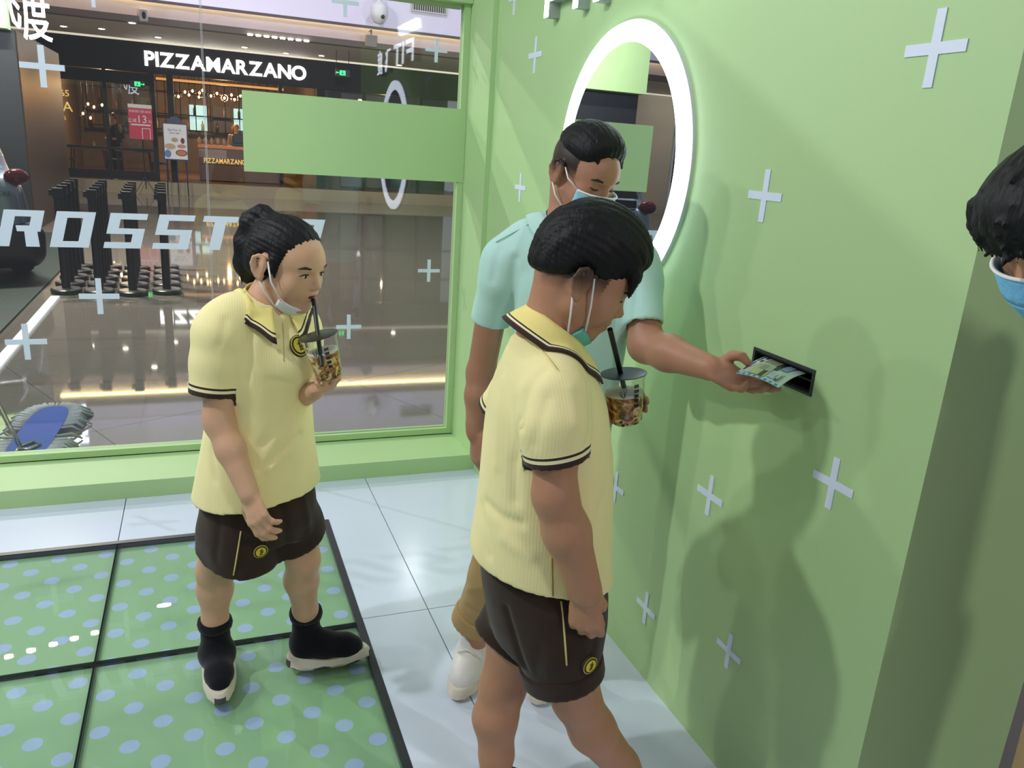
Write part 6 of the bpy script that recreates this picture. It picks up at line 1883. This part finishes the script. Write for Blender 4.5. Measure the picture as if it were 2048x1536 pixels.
# ======================================================== far figures inside the restaurant
def far_figure(px, py_top, y, h_total, face, skin, top_c, low_c, hair_c, label, floor_z=.2, apron=None, lean=0.0):
    q = on(px, py_top, 'y', y)
    x0 = q[0]; H_ = h_total; z0 = floor_z
    root = thing('person', (x0, y, z0), label, 'person')
    f = unit(face); lf = np.cross(UP, f); c0 = np.array([x0, y, z0])
    v = Vol(c0-[.45, .45, 0], c0+[.45, .45, H_+.05], .012)
    ls = f*lean
    v.ell(c0+UP*(H_-.12)+ls*1.2, (.075, .085, .115), None, .02); v.cone(c0+UP*(H_-.2)+ls, c0+UP*(H_-.3)+ls, .05, .06, .02)
    for g_ in (-1, 1):
        v.chain([c0+UP*.9+lf*.09*g_, c0+UP*.48+lf*.09*g_, c0+UP*.08+lf*.09*g_], [.09, .06, .04], .02)
        v.cone(c0+UP*.05+lf*.09*g_, c0+UP*.05+lf*.09*g_+f*.13, .045, .04, .02)
        v.chain([c0+UP*(H_-.36)+lf*.19*g_+ls, c0+UP*(H_-.64)+lf*.22*g_, c0+UP*(H_-.72)+lf*.14*g_+f*.2], [.05, .042, .032], .02)
        v.ell(c0+UP*(H_-.72)+lf*.13*g_+f*.26, (.04, .05, .04), None, .02)
    v.loft([z0+H_-.30, z0+H_-.42, z0+H_-.65, z0+.86], [x0]*4, [y]*4, [.09, .18, .15, .15], [.07, .1, .1, .1], f, .03)
    V, Q = keep_big(*v.mesh())
    mesh_np('body', V, Q, M_SKIN, root, None, np.tile(np.array(skin[:3]), (len(V), 1)))
    t = Vol(c0-[.45, .45, 0], c0+[.45, .45, H_+.05], .014)
    t.loft([z0+H_-.29, z0+H_-.42, z0+H_-.65, z0+.82], [x0]*4, [y]*4, [.10, .20, .175, .18], [.08, .12, .12, .125], f, .03)
    for g_ in (-1, 1): t.chain([c0+UP*(H_-.36)+lf*.18*g_, c0+UP*(H_-.64)+lf*.22*g_, c0+UP*(H_-.70)+lf*.16*g_+f*.14], [.065, .06, .05], .02)
    V, Q = keep_big(*t.mesh()); mesh_np('top', V, Q, mat('cloth_'+label[:9], top_c, .8), root)
    t = Vol(c0-[.45, .45, 0], c0+[.45, .45, 1.1], .014)
    for g_ in (-1, 1): t.chain([c0+UP*.9+lf*.085*g_, c0+UP*.48+lf*.09*g_, c0+UP*.1+lf*.09*g_], [.11, .085, .065], .02)
    V, Q = keep_big(*t.mesh()); mesh_np('trousers', V, Q, mat('low_'+label[:9], low_c, .8), root)
    t = Vol(c0+UP*(H_-.5)-[.2, .2, 0], c0+UP*(H_+.04)+[.2, .2, 0], .01)
    t.ell(c0+UP*(H_-.10)+ls*1.2-f*.012, (.088, .098, .115), None, .01); t.plane(c0+UP*(H_-.12)+ls*1.2+f*.05, f-UP*.4)
    V, Q = keep_big(*t.mesh()); mesh_np('hair', V, Q, mat('hair_'+label[:9], hair_c, .6), root)
    if apron:
        MB().obox(c0+UP*(H_-.62)+f*.135, lf*.13, f*.006, UP*.28).build('apron', mat('apron_'+label[:9], apron, .8), root, bevel=.004)
far_figure(229, 231, YF+2.6, 1.72, (-.6, -.8, 0), srgb(190, 150, 120), srgb(24, 24, 30), srgb(20, 20, 26), srgb(46, 34, 30), 'dark clothed woman standing behind the restaurant window tables', lean=.05)
far_figure(472, 250, YF+2.9, 1.66, (0, -1, 0), srgb(196, 150, 110), srgb(150, 130, 104), srgb(50, 44, 42), srgb(150, 116, 80), 'staff member in tan with dark apron behind the counter', apron=srgb(74, 66, 62))
# ---------------------------------------------------------------- drinks, leaflet, show car
def tea_mat():
    m = bpy.data.materials.new('brown_sugar_milk'); m.use_nodes = True
    nt = m.node_tree; b = nt.nodes['Principled BSDF']; L = nt.links.new
    tc = nt.nodes.new('ShaderNodeTexCoord')
    n = nt.nodes.new('ShaderNodeTexNoise'); n.inputs['Scale'].default_value = 42; n.inputs['Detail'].default_value = 3; n.inputs['Distortion'].default_value = 1.6
    L(tc.outputs['Object'], n.inputs['Vector'])
    rp = nt.nodes.new('ShaderNodeValToRGB'); e_ = rp.color_ramp.elements
    e_[0].position = .36; e_[0].color = srgb(84, 44, 14); e_[1].position = .68; e_[1].color = srgb(250, 232, 196)
    for p_, c_ in ((.46, srgb(166, 104, 34)), (.55, srgb(206, 150, 70)), (.60, srgb(232, 196, 130))):
        q = e_.new(p_); q.color = c_
    L(n.outputs['Fac'], rp.inputs[0]); L(rp.outputs[0], b.inputs['Base Color']); b.inputs['Roughness'].default_value = .25
    return m
M_TEA = tea_mat()
M_CUP = thin_glass('cup_plastic', (.97, .97, .97, 1), 1.6, .02)
M_FOAM = mat('milk_foam', srgb(232, 224, 208), .5)
M_PEARL = mat('tapioca_pearl', srgb(26, 14, 12), .2)
def tea_cup(c_, axis, label, round_bottom, mouth, lid_col, top_r=.048, H_=.116, lv=.070, straw_at=0.0, spin=0.0):
    ax = unit(axis); base = np.asarray(c_, float)-ax*H_*.5
    t = thing('milk_tea_cup', base, label, 'drink')
    if round_bottom: pr = [(.012, 0), (.024, .002), (.034, .010), (.0395, .024), (.042, .045), (.044, .08), (.0455, .106), (.0475, .110), (.0485, .116)]
    else: pr = [(.030, 0), (.033, .002), (.0355, .02), (.039, .05), (.043, .085), (.0455, .106), (.0485, .110), (.0495, .116)]
    MB().lathe(base, pr, ax, 40, cap=False).build('cup', M_CUP, t, True)
    rr = lambda h: np.interp(h, [p_[1] for p_ in pr], [p_[0] for p_ in pr])
    hs = [0.003]+[.006+k*(lv-.006)/10 for k in range(11)]
    MB().lathe(base, [(max(rr(h)-.0016, .004), h) for h in hs], ax, 36).build('drink', M_TEA, t, True)
    MB().lathe(base, [(rr(lv)-.002, lv), (rr(lv+.008)-.002, lv+.007), (rr(lv)-.01, lv+.009)], ax, 30).build('foam', M_FOAM, t, True)
    a = np.array([1.0, 0, 0]) if abs(ax[0]) < .9 else np.array([0, 1.0, 0])
    u = unit(np.cross(ax, a)); w_ = np.cross(ax, u)
    k = 0
    for row, h in enumerate((.010, .019, .028)):
        nn = 13 if row < 2 else 7
        for i in range(nn):
            a_ = 2*math.pi*(i+.5*row)/nn+.35*math.sin(i*3.1+row); r_ = rr(h)-.0050
            MB().ellipsoid(base+ax*(h+.002*math.sin(i*2.3))+r_*(u*math.cos(a_)+w_*math.sin(a_)), (.0046,)*3, 8, 6).build('pearl', M_PEARL, t, True)
    MB().lathe(base, [(top_r+.0015, H_), (top_r+.003, H_+.0008), (top_r+.003, H_+.002), (top_r+.001, H_+.0028), (.004, H_+.003)], ax, 40).build('lid', mat('lid_'+lid_col, srgb(50, 58, 72) if lid_col == 'navy' else srgb(44, 44, 42), .35), t, True, auto=30)
    s0 = base+ax*.02+HR*straw_at*.5; top = np.asarray(mouth, float); lidp = base+ax*H_+HR*straw_at
    MB().tube([lidp-unit(top-lidp)*.085, lidp, top], .0058, 12).build('straw', mat('black_straw', srgb(16, 15, 20), .4), t, True, auto=40)
    # printed strokes on the side facing the viewer
    g_ = MB(); fr = unit(-HN-ax*((-HN) @ ax)); sd = np.cross(ax, fr)
    for i in range(5):
        for j in range(3):
            an = .45+.09*j; h = .088-.012*i if not round_bottom else .098-.011*i
            d_ = fr*math.cos(an)+sd*math.sin(an)*(1)
            p_ = base+ax*h+d_*(rr(h)+.0004); tg = unit(np.cross(ax, d_))
            g_.obox(p_, tg*(.0016), d_*.0002, ax*.0038)
    for (x0, z0, x1, z1) in ((-.25, .078, -.12, .074), (-.25, .078, -.33, .088), (-.2, .077, -.24, .09), (-.12, .074, -.02, .086), (-.08, .077, -.1, .09), (-.02, .086, .02, .094)):
        pts_ = []
        for t_ in (0, .5, 1):
            an = x0+(x1-x0)*t_; h = z0+(z1-z0)*t_; d_ = fr*math.cos(an)+sd*math.sin(an)
            pts_.append(base+ax*h+d_*(rr(h)+.0006))
        g_.tube(pts_, .0007, 5)
    tag(g_.build('print', mat('print_black', srgb(24, 18, 18), .5), t), kind='stuff')
    return base+ax*H_
gl, gb = pt(636, 671, 1.957), pt(661, 757, 1.966)
gax = unit(gl-gb); gmouth = girl_head.w(.0, .435, -.245)
tea_cup(gb+gax*.060, gax, 'clear milk tea cup with black lid in the raised hand of the girl', False, gmouth, 'black')
bl, bb = pt(1247, 750, 1.66), pt(1250, 850, 1.66)
bax = unit(bl-bb); bmouth = boy_head.w(-.03, .455, -.245)
tea_cup(bb+bax*.060, bax, 'clear round-bottomed milk tea cup with navy lid held by the boy', True, bmouth, 'navy', straw_at=-.006)

# leaflet half out of the slot
lf_ = thing('leaflet', (1.21, 1.41, 1.145), 'folded colour leaflet half drawn out of the wall slot', 'leaflet')
c00, c10 = on(1472, 747, 'z', 1.150), on(1557, 776, 'z', 1.148)
c01, c11 = on(1537, 712, 'z', 1.154), on(1610, 748, 'z', 1.154)
def leaf(u, v, lift=0.0):
    p_ = c00*(1-u)*(1-v)+c10*u*(1-v)+c01*(1-u)*v+c11*u*v
    return p_+UP*(.010*math.sin(math.pi*v)*.6+.006*math.sin(math.pi*u)*(1-v)+lift)
def leaf_patch(u0, v0, u1, v1, lift, thick, name, m, n_=6):
    V_, F_ = [], []
    for k in (0, 1):
        for i in range(n_+1):
            for j in range(n_+1): V_.append(leaf(u0+(u1-u0)*i/n_, v0+(v1-v0)*j/n_, lift+(thick if k else 0)))
    m_ = (n_+1)**2; ix = lambda i, j, k: i*(n_+1)+j+(m_ if k else 0)
    for i in range(n_):
        for j in range(n_):
            F_.append((ix(i, j, 1), ix(i+1, j, 1), ix(i+1, j+1, 1), ix(i, j+1, 1))); F_.append((ix(i, j, 0), ix(i, j+1, 0), ix(i+1, j+1, 0), ix(i+1, j, 0)))
        F_.append((ix(i, 0, 0), ix(i+1, 0, 0), ix(i+1, 0, 1), ix(i, 0, 1))); F_.append((ix(i, n_, 0), ix(i, n_, 1), ix(i+1, n_, 1), ix(i+1, n_, 0)))
        F_.append((ix(0, i, 0), ix(0, i, 1), ix(0, i+1, 1), ix(0, i+1, 0))); F_.append((ix(n_, i, 0), ix(n_, i+1, 0), ix(n_, i+1, 1), ix(n_, i, 1)))
    return MB().add(V_, F_).build(name, m, lf_, True, auto=40)
leaf_patch(0, 0, 1, 1.05, 0, .0015, 'sheet', mat('leaflet_paper', srgb(206, 230, 224), .35))
for k in range(8):
    leaf_patch(k/8+.004, .0, k/8+.066, .055, .0016, .0003, 'border_dash', mat('dash_blue', srgb(74, 150, 214), .4), 2)
for (u0, v0, u1, v1, c_) in ((.02, .10, .20, 1.0, (214, 220, 230)), (.035, .14, .075, 1.0, (40, 44, 64)), (.11, .55, .17, .66, (30, 32, 40)), (.11, .75, .17, .88, (36, 36, 44)),
                             (.20, .07, .58, .60, (196, 206, 150)), (.20, .60, .52, 1.0, (142, 150, 132)), (.30, .30, .44, .52, (150, 160, 146)), (.44, .07, .54, .30, (44, 44, 42)), (.54, .45, .64, 1.0, (34, 34, 34)),
                             (.46, .30, .56, .55, (176, 190, 190)), (.66, .55, .82, .98, (150, 170, 206)), (.62, .12, .76, .34, (196, 210, 226)), (.80, .10, .83, .18, (30, 30, 30)), (.84, .10, .86, .36, (90, 110, 100)), (.88, .12, .89, .40, (110, 130, 120))):
    k += 1
    leaf_patch(u0, v0, u1, v1, .0016+.00008*k, .0003, 'print', mat('leaf_%d' % k, srgb(*c_), .4, noise=(160, .35)), 4)

# silver hatchback seen from behind on the dark stage
def build_car():
    X0, X1, Y0, Y1 = -3.32, -1.60, 9.75, 13.6
    t = thing('hatchback_car', (X1, Y0, ZM), 'silver hatchback with dark lower bumper parked on the stage at left', 'car')
    cx, cy = (X0+X1)/2, (Y0+Y1)/2
    v = Vol((X0-.1, Y0-.1, ZM), (X1+.1, Y1+.1, 1.62), .032)
    v.rbox((cx, cy, .62), ((X1-X0)/2-.02, (Y1-Y0)/2, .40), .20, .02, taper=(.10, .06))
    v.rbox((cx, cy-.25, 1.12), ((X1-X0)/2-.10, (Y1-Y0)/2-.55, .34), .22, .10, taper=(.14, .26))
    for yy in (Y0+.75, Y1-.75):
        for xx in (X0, X1): v.cone((xx-.15, yy, .19), (xx+.15, yy, .19), .37, .37, .0, 's')
    V, Q = keep_big(*v.mesh()); V = relax(V, Q, 4)
    mesh_np('body_shell', V, Q, mat('silver_paint', srgb(132, 142, 154), .28, .6, coat=.5), t)
    v = Vol((X0-.1, Y0-.15, ZM), (X1+.15, Y0+.9, .62), .028)
    v.rbox((cx, Y0+.22, .27), ((X1-X0)/2+.03, .27, .25), .17, .02, taper=(-.02, -.02))
    V, Q = keep_big(*v.mesh()); V = relax(V, Q, 3); mesh_np('rear_bumper', V, Q, mat('bumper_black', srgb(16, 17, 20), .4), t)
    m_dg = mat('car_glass', srgb(14, 20, 24), .08)
    MB().prism([(X0+.30, Y0+.155, 1.08), (X1-.30, Y0+.155, 1.08), (X1-.42, Y0+.36, 1.42), (X0+.42, Y0+.36, 1.42)], (0, .05, .02)).build('rear_window', m_dg, t)
    for xx in (X0+.02, X1-.02):
        for yy in (Y0+.75, Y1-.75):
            o = MB().lathe((xx-.09 if xx > cx else xx+.09, yy, ZM+.32), [(.20, -.10), (.30, -.10), (.32, -.07), (.32, .07), (.30, .10), (.20, .10)], (1, 0, 0), 28).build('tyre', mat('tyre_rubber', srgb(14, 14, 15), .7), t, True, auto=40)
            MB().lathe((xx-.09 if xx > cx else xx+.09, yy, ZM+.32), [(.05, -.102), (.19, -.09), (.19, .09), (.05, .102)], (1, 0, 0), 24).build('rim', mat('rim_alloy', srgb(150, 152, 156), .3, .8), o, True, auto=40)
    for sx, xx in ((-1, X0+.17), (1, X1-.17)):
        MB().ellipsoid((xx, Y0+.13, .98), (.12, .075, .085), 18, 12).build('tail_lamp', mat('lamp_red', srgb(70, 8, 14), .12, emit=srgb(120, 12, 20), strength=.06), t, True)
    MB().box((X0+.33, Y0+.085, .96), (X1-.33, Y0+.11, 1.06)).build('garnish', m_dg, t)
    MB().box((cx-.24, Y0-.005, .60), (cx+.24, Y0+.015, .73)).build('number_plate', mat('plate_white', srgb(220, 222, 224), .4), t)
    text_obj('badge_lettering', 'CROSSTAR', .075, (X1-.42, Y0-.001, .79), (1, 0, 0), (0, 0, 1), mat('badge_grey', srgb(70, 74, 80), .4), t, thick=.006, width=.34)
    t.rotation_euler = (0, 0, math.radians(20)); t.location = (X1, Y0+.1, ZM+.022)
build_car()
